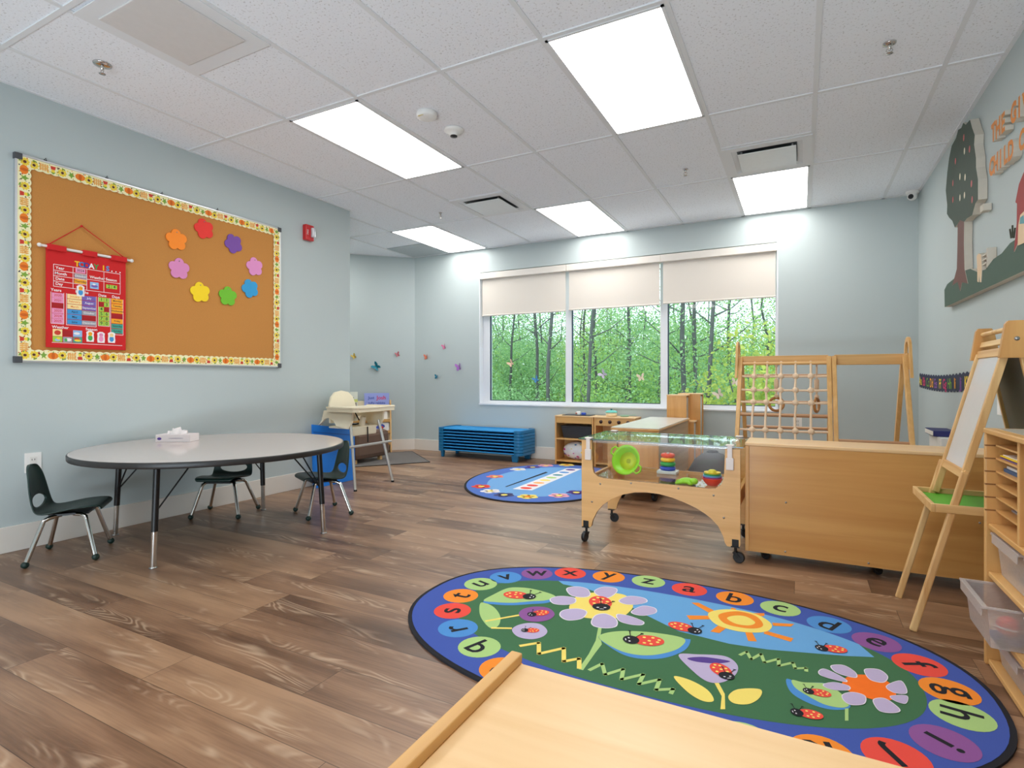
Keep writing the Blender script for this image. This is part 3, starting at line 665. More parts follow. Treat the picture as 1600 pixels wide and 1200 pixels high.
card(.73, .80, .66, .70, GRN, '2', size=.028, name='number_card'); card(.805, .875, .66, .70, GRN, '4', size=.028, name='number_card')
def figure(u, v, c1, c2):
    c = MB(WTX); pl = [(-.045, 0), (.045, 0), (.05, .03), (.045, .075), (.05, .10), (.02, .115), (-.02, .115), (-.05, .10), (-.045, .075), (-.05, .03)]
    c.prism(pl, lambda a, b: CH(u + a, v + b, .0072), lambda a, b: CH(u + a, v + b, .0084))
    circ(c, lambda a, b: CH(a, b, .0088), u, v + .04, .03, .03, c1); circ(c, lambda a, b: CH(a, b, .0090), u, v + .082, .026, .022, c2); circ(c, lambda a, b: CH(a, b, .0092), u - .01, v + .085, .004, .004, INK, 6); circ(c, lambda a, b: CH(a, b, .0092), u + .01, v + .085, .004, .004, INK, 6)
    part(t, 'felt_figure', c, fix=False)
figure(.40, .54, BLU, ORA); figure(.52, .075, GRN2, ORA); figure(.66, .07, PK, PK); figure(.80, .075, BLU, CR_)

# ================================================================== ROUND TABLE, TISSUES, CHAIRS
TX, TY, TR, TZ = -3.262, 2.218, 0.754, 0.578
t = thing('round_table', 'large round low table with pale laminate top and black edge', 'table', (TX, TY, 0))
LAM = plain('pale_laminate', (204, 192, 186), .09, var=.02, scale=40)
m = MB(LAM); m.lathe([(.001, TZ - .004), (TR - .004, TZ - .004), (TR - .005, TZ), (.001, TZ)], (TX, TY, 0), seg=72, smooth=False); part(t, 'tabletop', m)
m = MB(plain('black_edging', (38, 35, 34), .4)); m.lathe([(TR - .004, TZ - .032), (TR - .001, TZ - .031), (TR + .001, TZ - .026), (TR + .001, TZ - .006), (TR - .001, TZ - .001), (TR - .006, TZ + .0003)], (TX, TY, 0), seg=72, cap=False); part(t, 'edge_band', m)
m = MB(plain('board_brown', (90, 80, 74), .7)); m.lathe([(.001, TZ - .031), (TR - .004, TZ - .031), (TR - .004, TZ - .005), (.001, TZ - .005)], (TX, TY, 0), seg=72, smooth=False); part(t, 'underside', m)
for fx, fy in ((-3.018, 1.682), (-2.724, 2.573), (-3.867, 1.924), (-3.611, 2.815)):
    dx, dy = TX - fx, TY - fy; L = math.hypot(dx, dy); dx /= L; dy /= L; top = (fx + dx * .03, fy + dy * .03, TZ - .032)
    f = Vector((fx, fy, .006)); tp_ = Vector(top); k = .34
    m = MB(BLACKM); m.tube([f.lerp(tp_, k), tp_], .0165, seg=14); leg = part(t, 'leg', m)
    m = MB(CHROME); m.tube([f, f.lerp(tp_, k + .02)], .0145, seg=14); part(leg, 'chrome_insert', m)
    m = MB(STEEL); m.lathe([(.001, 0), (.020, 0), (.020, .004), (.010, .010), (.010, .02)], (fx, fy, 0), seg=14); part(leg, 'glide', m)
    for q in (-1, 1):
        a = math.atan2(dy, dx) + q * .55; p0 = f.lerp(tp_, .52); m = MB(BLACKM); m.tube([p0, (tp_.x + math.cos(a) * .19, tp_.y + math.sin(a) * .19, TZ - .035)], .0045, seg=6); part(leg, 'brace', m)
t = thing('tissue_box', 'flat white tissue box with tissue pulled up on the round table', 'tissue box', (-3.70, 2.22, TZ), R(31))
m = MB(plain('tissue_carton', (232, 224, 224), .6, var=.03)); m.box(-.11, .11, -.06, .06, 0, .048); part(t, 'carton', m, .002, local=True)
m = MB(plain('label_violet', (96, 70, 160), .6)); circ(m, lambda u, v: (u, -.0606, v), -.085, .022, .014, .009, None); circ(m, lambda u, v: (u, -.0606, v), .02, .024, .05, .004, plain('label_grey', (190, 180, 190), .6)); part(t, 'printed_label', m, local=True, fix=False)
rnd = random.Random(3); m = MB(plain('tissue_white', (246, 240, 238), .9)); vs = []; fs = []
for i in range(9):
    for j in range(7):
        a = (i - 4) / 4; b = (j - 3) / 3; vs.append((a * .06, b * .022 * (1 - .3 * abs(a)) + .012 * math.sin(i * 1.7), .046 + .048 * (1 - abs(b) ** 1.3) * (1 - .55 * abs(a)) + .008 * math.sin(i * 2.3 + j)))
for i in range(8):
    for j in range(6): k = i * 7 + j; fs.append((k, k + 1, k + 8, k + 7))
m.add(vs, fs, None, True); part(t, 'tissue', m, local=True, fix=False)

def chair_proto():
    """small school chair, seat 0.25 m high, facing +X; origin on the floor under the seat"""
    t = thing('school_chair', 'x', 'chair')
    # one-piece shell: profile along the seat and up the back
    prof = [(.158, .268, .120), (.164, .277, .128), (.152, .286, .137), (.10, .283, .147), (.03, .270, .152), (-.04, .255, .152), (-.098, .248, .150), (-.134, .262, .148), (-.152, .298, .146), (-.163, .350, .140), (-.172, .405, .128), (-.179, .455, .110), (-.188, .490, .092), (-.193, .512, .066), (-.195, .522, .035)]
    n = 14; m = MB(GREENC); vs = []; fs = []; th = .009; idx = {}; P = []
    for i, (x, z, w) in enumerate(prof):
        row = []
        for j in range(n + 1):
            q = -1 + 2 * j / n; curl = .018 * abs(q) ** 3
            if i >= 8: row.append(Vector((x + curl, q * w, z)))
            elif i == 7: row.append(Vector((x + curl * .7, q * w, z + curl * .5)))
            else: row.append(Vector((x, q * w, z + (curl * .8 if i > 3 else curl * .25 * i / 3))))
        P.append(row)
    for side in (0, 1):
        for i, row in enumerate(P):
            for j, p in enumerate(row):
                a = P[min(i + 1, len(P) - 1)][j] - P[max(i - 1, 0)][j]; nn = Vector((a.z, 0, -a.x)).normalized()
                idx[side, i, j] = len(vs); vs.append(p + (nn * th if side else Vector((0, 0, 0))))
    for i in range(len(P) - 1):
        for j in range(n):
            for side in (0, 1):
                q = (idx[side, i, j], idx[side, i, j + 1], idx[side, i + 1, j + 1], idx[side, i + 1, j]); fs.append(q if side == 0 else q[::-1])
    for i in range(len(P) - 1):
        for j in (0, n): fs.append((idx[0, i, j], idx[0, i + 1, j], idx[1, i + 1, j], idx[1, i, j]))
    for j in range(n):
        for i in (0, len(P) - 1): fs.append((idx[0, i, j], idx[0, i, j + 1], idx[1, i, j + 1], idx[1, i, j]))
    m.add(vs, fs, None, True); sh = part(t, 'seat_shell', m, local=True, sub=1)
    # handle opening low in the back
    cm = MB(GREENC); cm.prism([(.100 * math.cos(k * math.pi / 12), .322 + .034 * math.sin(k * math.pi / 12)) for k in range(24)], lambda u, v: (-.30, u, v), lambda u, v: (-.05, u, v))
    cut = link('cutter', cm); bo = sh.modifiers.new('hole', 'BOOLEAN'); bo.object = cut; bo.operation = 'DIFFERENCE'; bo.solver = 'EXACT'
    bpy.context.view_layer.update(); dg = bpy.context.evaluated_depsgraph_get(); nm = bpy.data.meshes.new_from_object(sh.evaluated_get(dg))
    sh.modifiers.clear(); sh.data = nm; nm.name = 'seat_shell'; bpy.data.objects.remove(cut)
    m = MB(BLACKM); m.box(-.08, .10, -.085, .085, .242, .252); part(t, 'seat_bracket', m, local=True)
    for sy in (-1, 1):
        for sx, fx in ((1, .150), (-1, -.150)):
            foot = Vector((fx, sy * (.165 if sx > 0 else .180), .014)); hip = Vector((sx * .070, sy * .100, .246 if sx > 0 else .238)); knee = hip + Vector((sx * .022, sy * .012, -.012))
            pts = [Vector((sx * .03, sy * .06, .243)), hip.lerp(Vector((sx * .03, sy * .06, .243)), .3), hip, knee, knee.lerp(foot, .08), foot]
            m = MB(CHROME); m.tube(pts, .0115, seg=12); lg = part(t, 'leg', m, local=True)
            m = MB(GREENB); m.ball((foot.x, foot.y, .0175), .0185, sc=(1, 1, .95)); part(lg, 'foot_cap', m, local=True)
    return t
ch = chair_proto()
def put_chair(o, x, y, rz, label):
    o.location = (x, y, 0); o.rotation_euler = (0, 0, rz); o['label'] = label; o['group'] = 'dark green school chairs around the round table'
c2 = copy_tree(ch); c3 = copy_tree(ch)
put_chair(ch, -3.656, 1.594, R(52), 'dark green plastic chair at the left of the round table, below the outlet')
put_chair(c2, -3.75, 2.595, R(-60), 'dark green plastic chair behind the round table against the left wall')
put_chair(c3, -3.137, 2.953, R(244), 'dark green plastic chair at the right of the round table, before the blue mat')

# ================================================================== FLOOR RUGS
RZ = 0.009
RBLUE = plain('rug_royal_blue', (62, 86, 168), .95, var=.06, scale=300); RBLK = plain('rug_black', (22, 22, 30), .95)
RGRN = plain('rug_green', (62, 110, 72), .95, var=.08, scale=300); RSKY = plain('rug_sky', (104, 166, 218), .95, var=.05, scale=300); RLIM = plain('rug_lime', (172, 206, 128), .95, var=.04, scale=300)
RRED = plain('rug_red', (236, 76, 62), .95, var=.04, scale=300); RORG = plain('rug_orange', (246, 142, 40), .95, var=.04, scale=300); RPUR = plain('rug_purple', (142, 84, 150), .95, var=.04, scale=300); RMID = plain('rug_midblue', (76, 142, 208), .95, var=.04, scale=300)
RYEL = plain('rug_yellow', (246, 222, 112), .95, var=.04, scale=300); RLAV = plain('rug_lavender', (190, 176, 208), .95, var=.04, scale=300); RWHT = plain('rug_white', (232, 228, 232), .95); RVIO = plain('rug_violet', (86, 60, 140), .95)
def catmull(pts, k=6):
    n = len(pts); out = []
    for i in range(n):
        p0, p1, p2, p3 = [Vector(pts[(i + d) % n]) for d in (-1, 0, 1, 2)]
        for j in range(k):
            s = j / k; out.append(tuple(.5 * ((2 * p1) + (p2 - p0) * s + (2 * p0 - 5 * p1 + 4 * p2 - p3) * s * s + (3 * p1 - p0 - 3 * p2 + p3) * s ** 3)))
    return out
cx0, cy0_, ra, rb = -0.50, 2.135, 1.045, 0.625       # rug centre and half sizes
def oval(a, b, n=96, e=2.3):
    out = []
    for i in range(n):
        th = 2 * math.pi * i / n; c, s_ = math.cos(th), math.sin(th)
        out.append((cx0 + a * math.copysign(abs(c) ** (2 / e), c), cy0_ + b * math.copysign(abs(s_) ** (2 / e), s_)))
    return out
t = thing('alphabet_rug', 'large oval alphabet rug with ladybugs, flowers and sun in front of the easel', 'rug', (cx0, cy0_, 0))
m = MB(RBLK); m.prism(oval(ra, rb), lambda u, v: (u, v, 0), lambda u, v: (u, v, RZ - .001)); part(t, 'edge_binding', m)
m = MB(RBLUE); lv = [0]
def flat(poly, mat, lvl): m.add([(p[0], p[1], RZ + .00035 * lvl) for p in poly], [tuple(range(len(poly)))], mat)
def FL(x, y): p = AZ(x, y); return (p[0], p[1])
flat(oval(ra - .016, rb - .016), RBLUE, 0)
inner = oval(ra - .20, rb - .20, 96); flat(inner, RGRN, 1)
def clip_to(poly, lvl, mat, a=ra - .20, b=rb - .20, e=2.3):
    out = []
    for x, y in poly:
        u, v = (x - cx0) / a, (y - cy0_) / b; r_ = (abs(u) ** e + abs(v) ** e) ** (1 / e)
        if r_ > .995: u, v = u / r_ * .995, v / r_ * .995
        out.append((cx0 + u * a, cy0_ + v * b))
    flat(out, mat, lvl)
# sky band over the far right
skyp = [p for p in inner if p[1] > (2.40 if p[0] > 0 else 2.47) and p[0] > -1.12]
skyp = sorted(skyp, key=lambda p: -math.atan2(p[1] - cy0_, p[0] - cx0))
low = [FL(u, v) for u, v in [(1366, 1031), (1320, 1029), (1260, 1024), (1200, 1019), (1140, 1010), (1060, 990), (1000, 960), (960, 936), (915, 923), (880, 916)]]
flat([(x, y) for x, y in [p for p in sorted(skyp, key=lambda p: p[0])]] + low, RSKY, 2)
letters = [(1077, 924, 'a', RRED), (1148, 938, 'b', RORG), (1219, 954, 'c', RLIM), (1295, 979.5, 'd', RMID), (1369, 1007, 'e', RPUR), (1436, 1043, 'f', RRED), (1483, 1084, 'g', RORG), (1503, 1122, 'h', RLIM),
           (1013, 911.5, 'z', RLIM), (951, 904, 'y', RORG), (891, 898.5, 'x', RRED), (839, 899, 'w', RPUR), (790, 905, 'v', RMID), (751, 915.5, 'u', RLIM), (720, 934, 't', RORG), (707, 957.6, 's', RRED), (715.6, 985, 'r', RMID), (749, 1014.5, 'q', RLIM)]
RR_ = 0.079
def disc(c, r, mat, lvl, n=28, sy=1.0): flat([(c[0] + r * math.cos(2 * math.pi * i / n), c[1] + r * sy * math.sin(2 * math.pi * i / n)) for i in range(n)], mat, lvl)
def letter(c, st, mat):
    disc(c, RR_, mat, 2)
    x, y = c[0] - cx0, c[1] - cy0_; nx, ny = x / ra ** 2 * abs(x / ra) ** .6, y / rb ** 2 * abs(y / rb) ** .3; l = math.hypot(nx, ny); nx /= l; ny /= l
    rx, ry = ny, -nx
    vv = textpolys(st, .012)[0]; oy = .5 * (max(q[1] for q in vv) + min(q[1] for q in vv)) * .145; ox = .5 * (max(q[0] for q in vv) + min(q[0] for q in vv)) * .145
    text(m, st, lambda a, b: (c[0] + rx * (a - ox) + nx * (b - oy), c[1] + ry * (a - ox) + ny * (b - oy), RZ + .0012), .145, RBLK, .012)
for x, y, st, mt in letters: letter(FL(x, y), st, mt)
for (x, y), st, mt in (((-.90, 1.640), 'p', RORG), ((-.71, 1.615), 'o', RRED), ((-.52, 1.605), 'n', RPUR), ((-.33, 1.610), 'm', RMID), ((-.14, 1.630), 'l', RLIM), ((.05, 1.665), 'k', RORG), ((.22, 1.74), 'j', RRED), ((.345, 1.87), 'i', RPUR)): letter((x, y), st, mt)
def lady(hx, hy, bx, by, s=1.0, lvl=8):
    h = Vector(FL(hx, hy)); b = Vector(FL(bx, by)); d = (h - b); L = d.length; d.normalize(); n = Vector((-d.y, d.x))
    def el(c, ru, rv, mat, lv_, k=20): flat([tuple(c + d * (ru * math.cos(2 * math.pi * i / k)) + n * (rv * math.sin(2 * math.pi * i / k))) for i in range(k)], mat, lv_)
    w = L * .92 * s
    el(b, w, w * .72, RRED, lvl)
    for a, c_ in ((-.55, .2), (-.35, -.38), (-.05, .05), (-.1, .45), (.2, -.4), (.3, .35), (-.7, -.1)): el(b + d * (w * a) + n * (w * c_), w * .11, w * .11, RYEL, lvl + 1, 10)
    el(h, w * .52, w * .56, RBLK, lvl + 2)
    for q in (-.22, .22): el(h + d * (w * .12) + n * (w * q), w * .07, w * .09, RWHT, lvl + 3, 8)
    el(h + d * (w * .34), w * .04, w * .16, RWHT, lvl + 3, 8)
    # antennae run away from the viewer
    for q in (-1, 1):
        p0 = h + Vector((q * w * .15, w * .4)); p1 = h + Vector((q * w * .42, w * 1.15)); e_ = (p1 - p0).normalized(); g_ = Vector((-e_.y, e_.x)) * w * .03
        flat([tuple(p0 - g_), tuple(p0 + g_), tuple(p1 + g_), tuple(p1 - g_)], RBLK, lvl + 2); disc(p1, w * .12, RBLK, lvl + 2, 8, .5)
def C7(u, v): return (650 + .3 * u, 870 + .3 * v)
def C8(u, v): return (1050 + .34375 * u, 880 + .34375 * v)
def poly7(pts, mat, lvl, smooth=True):
    p = [FL(*C7(*q)) for q in pts]; flat(catmull(p) if smooth else p, mat, lvl)
def poly8(pts, mat, lvl, smooth=True):
    p = [FL(*C8(*q)) for q in pts]; flat(catmull(p) if smooth else p, mat, lvl)
# leaves and shoots on the left
poly7([(350, 248), (400, 212), (480, 174), (560, 172), (640, 186), (730, 220), (690, 250), (600, 258), (500, 264), (410, 260)], RMID, 3); poly7([(352, 240), (400, 210), (480, 174), (560, 172), (640, 186), (725, 216), (680, 238), (600, 244), (500, 252), (410, 248)], RLIM, 4)
poly7([(340, 250), (400, 270), (438, 320), (430, 370), (388, 384), (345, 340), (330, 295)], RLIM, 3)
poly7([(360, 345), (540, 312), (540, 320), (362, 352)], RYEL, 4, False); poly7([(390, 380), (500, 382), (500, 390), (392, 388)], RYEL, 4, False)
poly7([(535, 310), (560, 284), (620, 272), (690, 280), (722, 312), (690, 342), (620, 352), (560, 340)], RPUR, 5); poly7([(500, 395), (530, 370), (590, 358), (650, 366), (684, 400), (660, 430), (600, 444), (530, 430)], RLAV, 5)
# big flower
for pts in ([(788, 178), (840, 168), (890, 180), (904, 210), (870, 222), (810, 212)], [(932, 190), (975, 170), (1036, 176), (1042, 196), (1000, 224), (950, 212)], [(1060, 240), (1110, 218), (1180, 226), (1200, 246), (1150, 260), (1090, 258)], [(1126, 296), (1180, 270), (1240, 280), (1246, 304), (1190, 318), (1140, 312)],
            [(1050, 314), (1110, 322), (1180, 350), (1170, 368), (1110, 364), (1060, 346)], [(916, 350), (940, 318), (990, 312), (1040, 340), (1040, 374), (990, 384), (930, 374)], [(752, 318), (770, 292), (840, 284), (886, 300), (860, 334), (790, 342)], [(702, 232), (750, 218), (820, 226), (826, 250), (780, 262), (720, 256)]):
    c = Vector((sum(p[0] for p in pts) / len(pts), sum(p[1] for p in pts) / len(pts)))
    poly7([tuple(c + (Vector(p) - c) * 1.08) for p in pts], RWHT, 5); poly7(pts, RLAV, 6)
poly7([(800, 265), (840, 215), (900, 200), (1000, 198), (1090, 212), (1130, 262), (1110, 300), (1060, 330), (960, 336), (870, 328), (810, 300)], RYEL, 4)
poly7([(950, 376), (968, 376), (960, 430), (968, 470), (930, 520), (870, 606), (846, 600), (900, 520), (936, 450)], RLIM, 3, False)
poly7([(950, 430), (1000, 408), (1100, 400), (1250, 410), (1400, 440), (1430, 448), (1400, 500), (1300, 540), (1180, 546), (1080, 524), (990, 470)], RMID, 3); poly7([(952, 430), (1000, 408), (1100, 400), (1250, 410), (1396, 440), (1370, 490), (1280, 520), (1180, 528), (1080, 510), (990, 466)], RLIM, 4)
def zig(pts, mat, w, fn):
    P_ = [Vector(FL(*fn(*q))) for q in pts]
    for a, b in zip(P_, P_[1:]):
        e_ = (b - a).normalized(); g_ = Vector((-e_.y, e_.x)) * w; a2 = a - e_ * w * .6; b2 = b + e_ * w * .6; flat([tuple(a2 - g_), tuple(a2 + g_), tuple(b2 + g_), tuple(b2 - g_)], mat, 4)
zig([(545, 478), (640, 462), (640, 520), (770, 490), (770, 560), (850, 545), (850, 595)], RYEL, .008, C7)
zig([(905, 605), (970, 572), (985, 630), (1080, 600), (1070, 655), (1185, 628), (1160, 680), (1270, 655), (1250, 710), (1340, 705), (1328, 728)], RLIM, .007, C7)
zig([(310, 430), (340, 415), (360, 450), (405, 425), (420, 465), (485, 448), (485, 480), (550, 465), (560, 492), (610, 490), (610, 504)], RLIM, .006, C8)
# sun
for a_ in ([(88, 190), (120, 190), (190, 225), (170, 238)], [(66, 248), (80, 268), (190, 266), (180, 250)], [(174, 322), (215, 330), (256, 300), (215, 290)], [(330, 318), (362, 322), (386, 368), (346, 366)], [(424, 318), (552, 354), (540, 370), (416, 332)], [(455, 282), (556, 288), (540, 300), (460, 296)], [(370, 238), (420, 238), (420, 252), (380, 252)], [(270, 212), (292, 218), (284, 230), (262, 228)]): poly8(a_, RORG, 4, False)
poly8([(163, 245), (200, 225), (280, 222), (380, 242), (450, 285), (440, 318), (380, 328), (290, 320), (200, 290)], RYEL, 5); poly8([(210, 250), (250, 234), (310, 232), (380, 252), (414, 290), (390, 308), (320, 306), (240, 286)], RORG, 6); poly8([(250, 262), (290, 250), (340, 256), (378, 282), (350, 296), (290, 288)], RYEL, 7)
# tulip and yellow leaves
poly8([(30, 430), (120, 428), (240, 436), (296, 475), (290, 520), (230, 556), (160, 552), (90, 500)], RLAV, 5); poly8([(70, 446), (140, 440), (230, 452), (264, 462), (200, 470), (110, 462)], RVIO, 6)
poly8([(192, 558), (212, 558), (240, 610), (242, 680), (220, 680), (226, 620)], RYEL, 5, False); poly8([(8, 530), (80, 545), (160, 590), (190, 640), (140, 642), (70, 600)], RYEL, 5); poly8([(256, 620), (300, 588), (400, 588), (400, 625), (350, 656), (280, 652)], RYEL, 5)
# right flower, leaf
for pts in ([(726, 482), (780, 480), (830, 510), (834, 534), (780, 524), (740, 506)], [(880, 498), (940, 500), (978, 530), (960, 556), (910, 548), (884, 524)], [(976, 575), (1040, 552), (1066, 604), (1010, 604)], [(996, 620), (1066, 620), (1060, 654), (1010, 640)], [(920, 636), (970, 634), (1032, 680), (1010, 696), (950, 690), (922, 660)], [(776, 616), (820, 604), (874, 620), (872, 654), (820, 660), (786, 644)], [(692, 566), (740, 558), (800, 574), (800, 592), (740, 592), (700, 580)], [(670, 506), (700, 498), (780, 538), (786, 554), (720, 540), (676, 524)]):
    c = Vector((sum(p[0] for p in pts) / len(pts), sum(p[1] for p in pts) / len(pts)))
    poly8([tuple(c + (Vector(p) - c) * 1.08) for p in pts], RWHT, 7); poly8(pts, RLAV, 8)
poly8([(780, 545), (830, 522), (920, 528), (990, 560), (1018, 605), (1000, 636), (920, 636), (840, 612), (780, 582)], plain('rug_bright_orange', (252, 116, 20), .95), 6)
poly8([(520, 540), (580, 556), (700, 560), (760, 600), (806, 650), (800, 676), (720, 680), (620, 650), (540, 600)], RMID, 3); poly8([(545, 545), (600, 556), (700, 562), (760, 600), (806, 650), (780, 672), (700, 660), (620, 620), (560, 580)], RLIM, 4); poly8([(786, 676), (802, 676), (802, 732), (786, 732)], RLIM, 4, False)
lady(*C7(590, 220), *C7(520, 212)); lady(*C7(604, 314), *C7(650, 306), 1.0); lady(*C7(566, 398), *C7(606, 398), 1.0); lady(*C7(965, 275), *C7(960, 250), 1.5); lady(*C7(1120, 448), *C7(1210, 452)); lady(*C7(1452, 400), *C7(1380, 378), 1.0)
lady(*C8(680, 400), *C8(740, 404)); lady(*C8(248, 528), *C8(222, 500), 1.3, 8); lady(*C8(620, 598), *C8(674, 606), 1.0); lady(*C8(568, 696), *C8(630, 704), 1.0)
part(t, 'rug_surface', m, fix=False)

# small activity rug
SBLU = plain('small_rug_blue', (78, 112, 190), .95, var=.06, scale=200); SLT = plain('small_rug_light', (112, 164, 216), .95, var=.05, scale=200)
scx, scy, sra, srb, srot = -2.19, 4.89, 0.745, 1.00, R(7)
def ov2(a, b, n=72):
    out = []
    for i in range(n): u, v = a * math.cos(2 * math.pi * i / n), b * math.sin(2 * math.pi * i / n); out.append((scx + u * math.cos(srot) - v * math.sin(srot), scy + u * math.sin(srot) + v * math.cos(srot)))
    return out
t = thing('number_rug', 'smaller oval blue rug with flowers and striped ruler near the window', 'rug', (scx, scy, 0))
m = MB(RBLK); m.prism(ov2(sra, srb), lambda u, v: (u, v, 0), lambda u, v: (u, v, RZ - .001)); part(t, 'edge_binding', m)
m = MB(SBLU); flat(ov2(sra - .02, srb - .02), SBLU, 0); flat(ov2(sra - .21, srb - .22), SLT, 1)
def CR7(u, v): return FL(660 + u / 4.615, 600 + v / 4.615)
def pz(pts, mat, lvl, sm=False): p = [CR7(*q) for q in pts]; flat(catmull(p) if sm else p, mat, lvl)
pz([(650, 765), (790, 775), (1150, 618), (1040, 614)], RWHT, 3); pz([(595, 748), (606, 750), (905, 645), (890, 640)], RBLK, 3)
for k, mt in enumerate((RRED, RRED, plain('rug_peach', (250, 180, 110), .95), RYEL, RLIM, plain('rug_teal', (70, 140, 150), .95), RMID, RVIO)):
    f = (k + .5) / 8; c = CR7(725 + f * 365, 768 - f * 152); disc(c, .055, mt, 4, 14, .8)
FW = [(690, 622, RWHT), (525, 674, plain('rug_coral', (240, 130, 120), .95)), (425, 746, RRED), (490, 780, RWHT), (590, 808, plain('rug_slate', (70, 74, 120), .95)), (760, 820, RYEL), (985, 812, plain('rug_pink', (236, 170, 190), .95)), (1110, 790, RVIO), (890, 594, plain('rug_pink2', (236, 160, 180), .95)), (1040, 590, RYEL), (795, 606, RVIO)]
for u, v, mt in FW:
    c = CR7(u, v)
    for k in range(5): disc((c[0] + .05 * math.cos(k * 1.256), c[1] + .05 * math.sin(k * 1.256)), .042, mt, 3, 12)
    disc(c, .03, RYEL if mt is not RYEL else RORG, 4, 10)
part(t, 'rug_surface', m, fix=False)
MATG = plain('grey_mat', (112, 106, 102), .95, var=.08, scale=120, bump=.2)
m = MB(MATG); m.prism([(-4.45, 4.60), (-3.90, 5.32), (-4.68, 5.98), (-5.23, 5.25)], lambda u, v: (u, v, 0), lambda u, v: (u, v, .006))
t = thing('floor_mat', 'thin grey floor mat under the brown toddler sofa in the alcove', 'mat', (-4.56, 5.3, 0)); part(t, 'mat_surface', m)
m = MB(BLACKP); pq = [(-4.45, 4.60), (-3.90, 5.32), (-4.68, 5.98), (-5.23, 5.25)]
for i in range(4): a, b = pq[i], pq[(i + 1) % 4]; m.beam((*a, .004), (*b, .004), .012, .008)
part(t, 'edge_trim', m)

# ================================================================== HIGH CHAIR, BLUE MAT
t = thing('high_chair', 'cream plastic high chair with tray and silver legs beside the end of the left wall', 'high chair', (-3.73, 3.9, 0))
m = MB(CREAMP)                                   # seat shell: back, sides and base
def ring(z, x0, x1, yh): return [(x0, 3.9 - yh, z), (x1, 3.9 - yh, z), (x1, 3.9 + yh, z), (x0, 3.9 + yh, z)]
bk = [(-.175, 0), (-.172, .10), (-.165, .17), (-.138, .24), (-.085, .285), (0, .300), (.085, .285), (.138, .24), (.165, .17), (.172, .10), (.175, 0)]
m.prism(bk, lambda u, v: (-3.855 - .12 * v, 3.9 + u, .58 + v), lambda u, v: (-3.875 - .12 * v, 3.9 + u, .58 + v)); part(t, 'backrest', m, .008)
m = MB(CREAMP); m.box(-3.88, -3.60, 3.72, 4.08, .535, .555); m.box(-3.62, -3.60, 3.74, 4.06, .47, .545)
m.tube([(-3.64, 3.9, .55), (-3.62, 3.9, .64)], [.03, .026], seg=12); part(t, 'seat', m, .01)
for sy in (-1, 1):
    y = 3.9 + sy * .195; m = MB(CREAMP)
    pl = [(-3.93, .60), (-3.97, .56), (-3.93, .585), (-3.89, .625), (-3.84, .635), (-3.78, .61), (-3.74, .56), (-3.60, .54), (-3.56, .60), (-3.55, .70), (-3.90, .70)]
    m.prism(pl, lambda u, v: (u, y - sy * .0, v), lambda u, v: (u, y + sy * .022, v)); part(t, 'side_panel', m, .004)
m = MB(CREAMP); tr = [(-3.82, -.262), (-3.49, -.272), (-3.45, -.24), (-3.43, 0), (-3.45, .24), (-3.49, .272), (-3.82, .262), (-3.82, .18), (-3.70, .15), (-3.68, 0), (-3.70, -.15), (-3.82, -.18)]
m.prism(tr, lambda u, v: (u, 3.9 + v, .695), lambda u, v: (u, 3.9 + v, .728)); o = part(t, 'tray', m, .008)
m = MB(CREAMP); m.prism([(-3.815, -.255), (-3.49, -.262), (-3.44, 0), (-3.49, .262), (-3.815, .255)], lambda u, v: (u, 3.9 + v, .725), lambda u, v: (u, 3.9 + v, .730)); 
for a, b in zip(tr[:6], tr[1:7]): m.beam((a[0], 3.9 + a[1], .732), (b[0], 3.9 + b[1], .732), .012, .016)
part(o, 'tray_rim', m, .003)
for fx, fy, tx, ty in ((-3.48, 3.65, -3.60, 3.715), (-3.48, 4.15, -3.60, 4.085), (-3.995, 3.66, -3.965, 3.72), (-3.995, 4.14, -3.965, 4.08)):
    m = MB(CHROME if 0 else plain('silver_tube', (196, 192, 184), .3, .6)); m.tube([(fx, fy, .012), (tx, ty, .60)], [.0125, .0135], seg=12); lg = part(t, 'leg', m)
    m = MB(BLACKP); m.tube([(fx, fy, .0), (fx, fy, .016)], .0145, seg=12); part(lg, 'foot_cap', m)
m = MB(plain('silver_tube', (196, 192, 184), .3, .6)); m.beam((-3.545, 3.60, .385), (-3.545, 4.20, .385), .03, .02); part(t, 'footrest_bar', m, .004)
for y in (3.76, 4.02):
    m = MB(plain('black_strap', (40, 34, 32), .8)); m.tube([(-3.845, y, .68), (-3.80, y + .01, .60), (-3.76, y + .03, .57), (-3.70, 3.88, .565)], .007, seg=6); part(t, 'strap', m)
m = MB(plain('black_strap', (40, 34, 32), .8)); m.tube([(-3.595, 3.93, .545), (-3.59, 3.93, .40)], .006, seg=6); part(t, 'hanging_strap', m)
MATB = plain('blue_vinyl', (14, 118, 214), .45, var=.04)
m = MB(MATB); m.prism([(3.56, 0.002), (4.075, 0.002), (4.12, .49), (3.60, .575)], lambda u, v: (-3.885 - .11 * v, u, v), lambda u, v: (-3.905 - .11 * v, u, v))
t = thing('blue_mat', 'flat bright blue vinyl mat leaning upright behind the green chair, under the high chair', 'mat', (-3.9, 3.83, 0)); part(t, 'mat_panel', m, .006)
m = MB(plain('blue_vinyl_dark', (10, 92, 180), .5)); m.prism([(3.60, .50), (4.115, .425), (4.118, .435), (3.60, .512)], lambda u, v: (-3.8835 - .11 * v, u, v), lambda u, v: (-3.8845 - .11 * v, u, v)); part(t, 'stitched_seam', m)

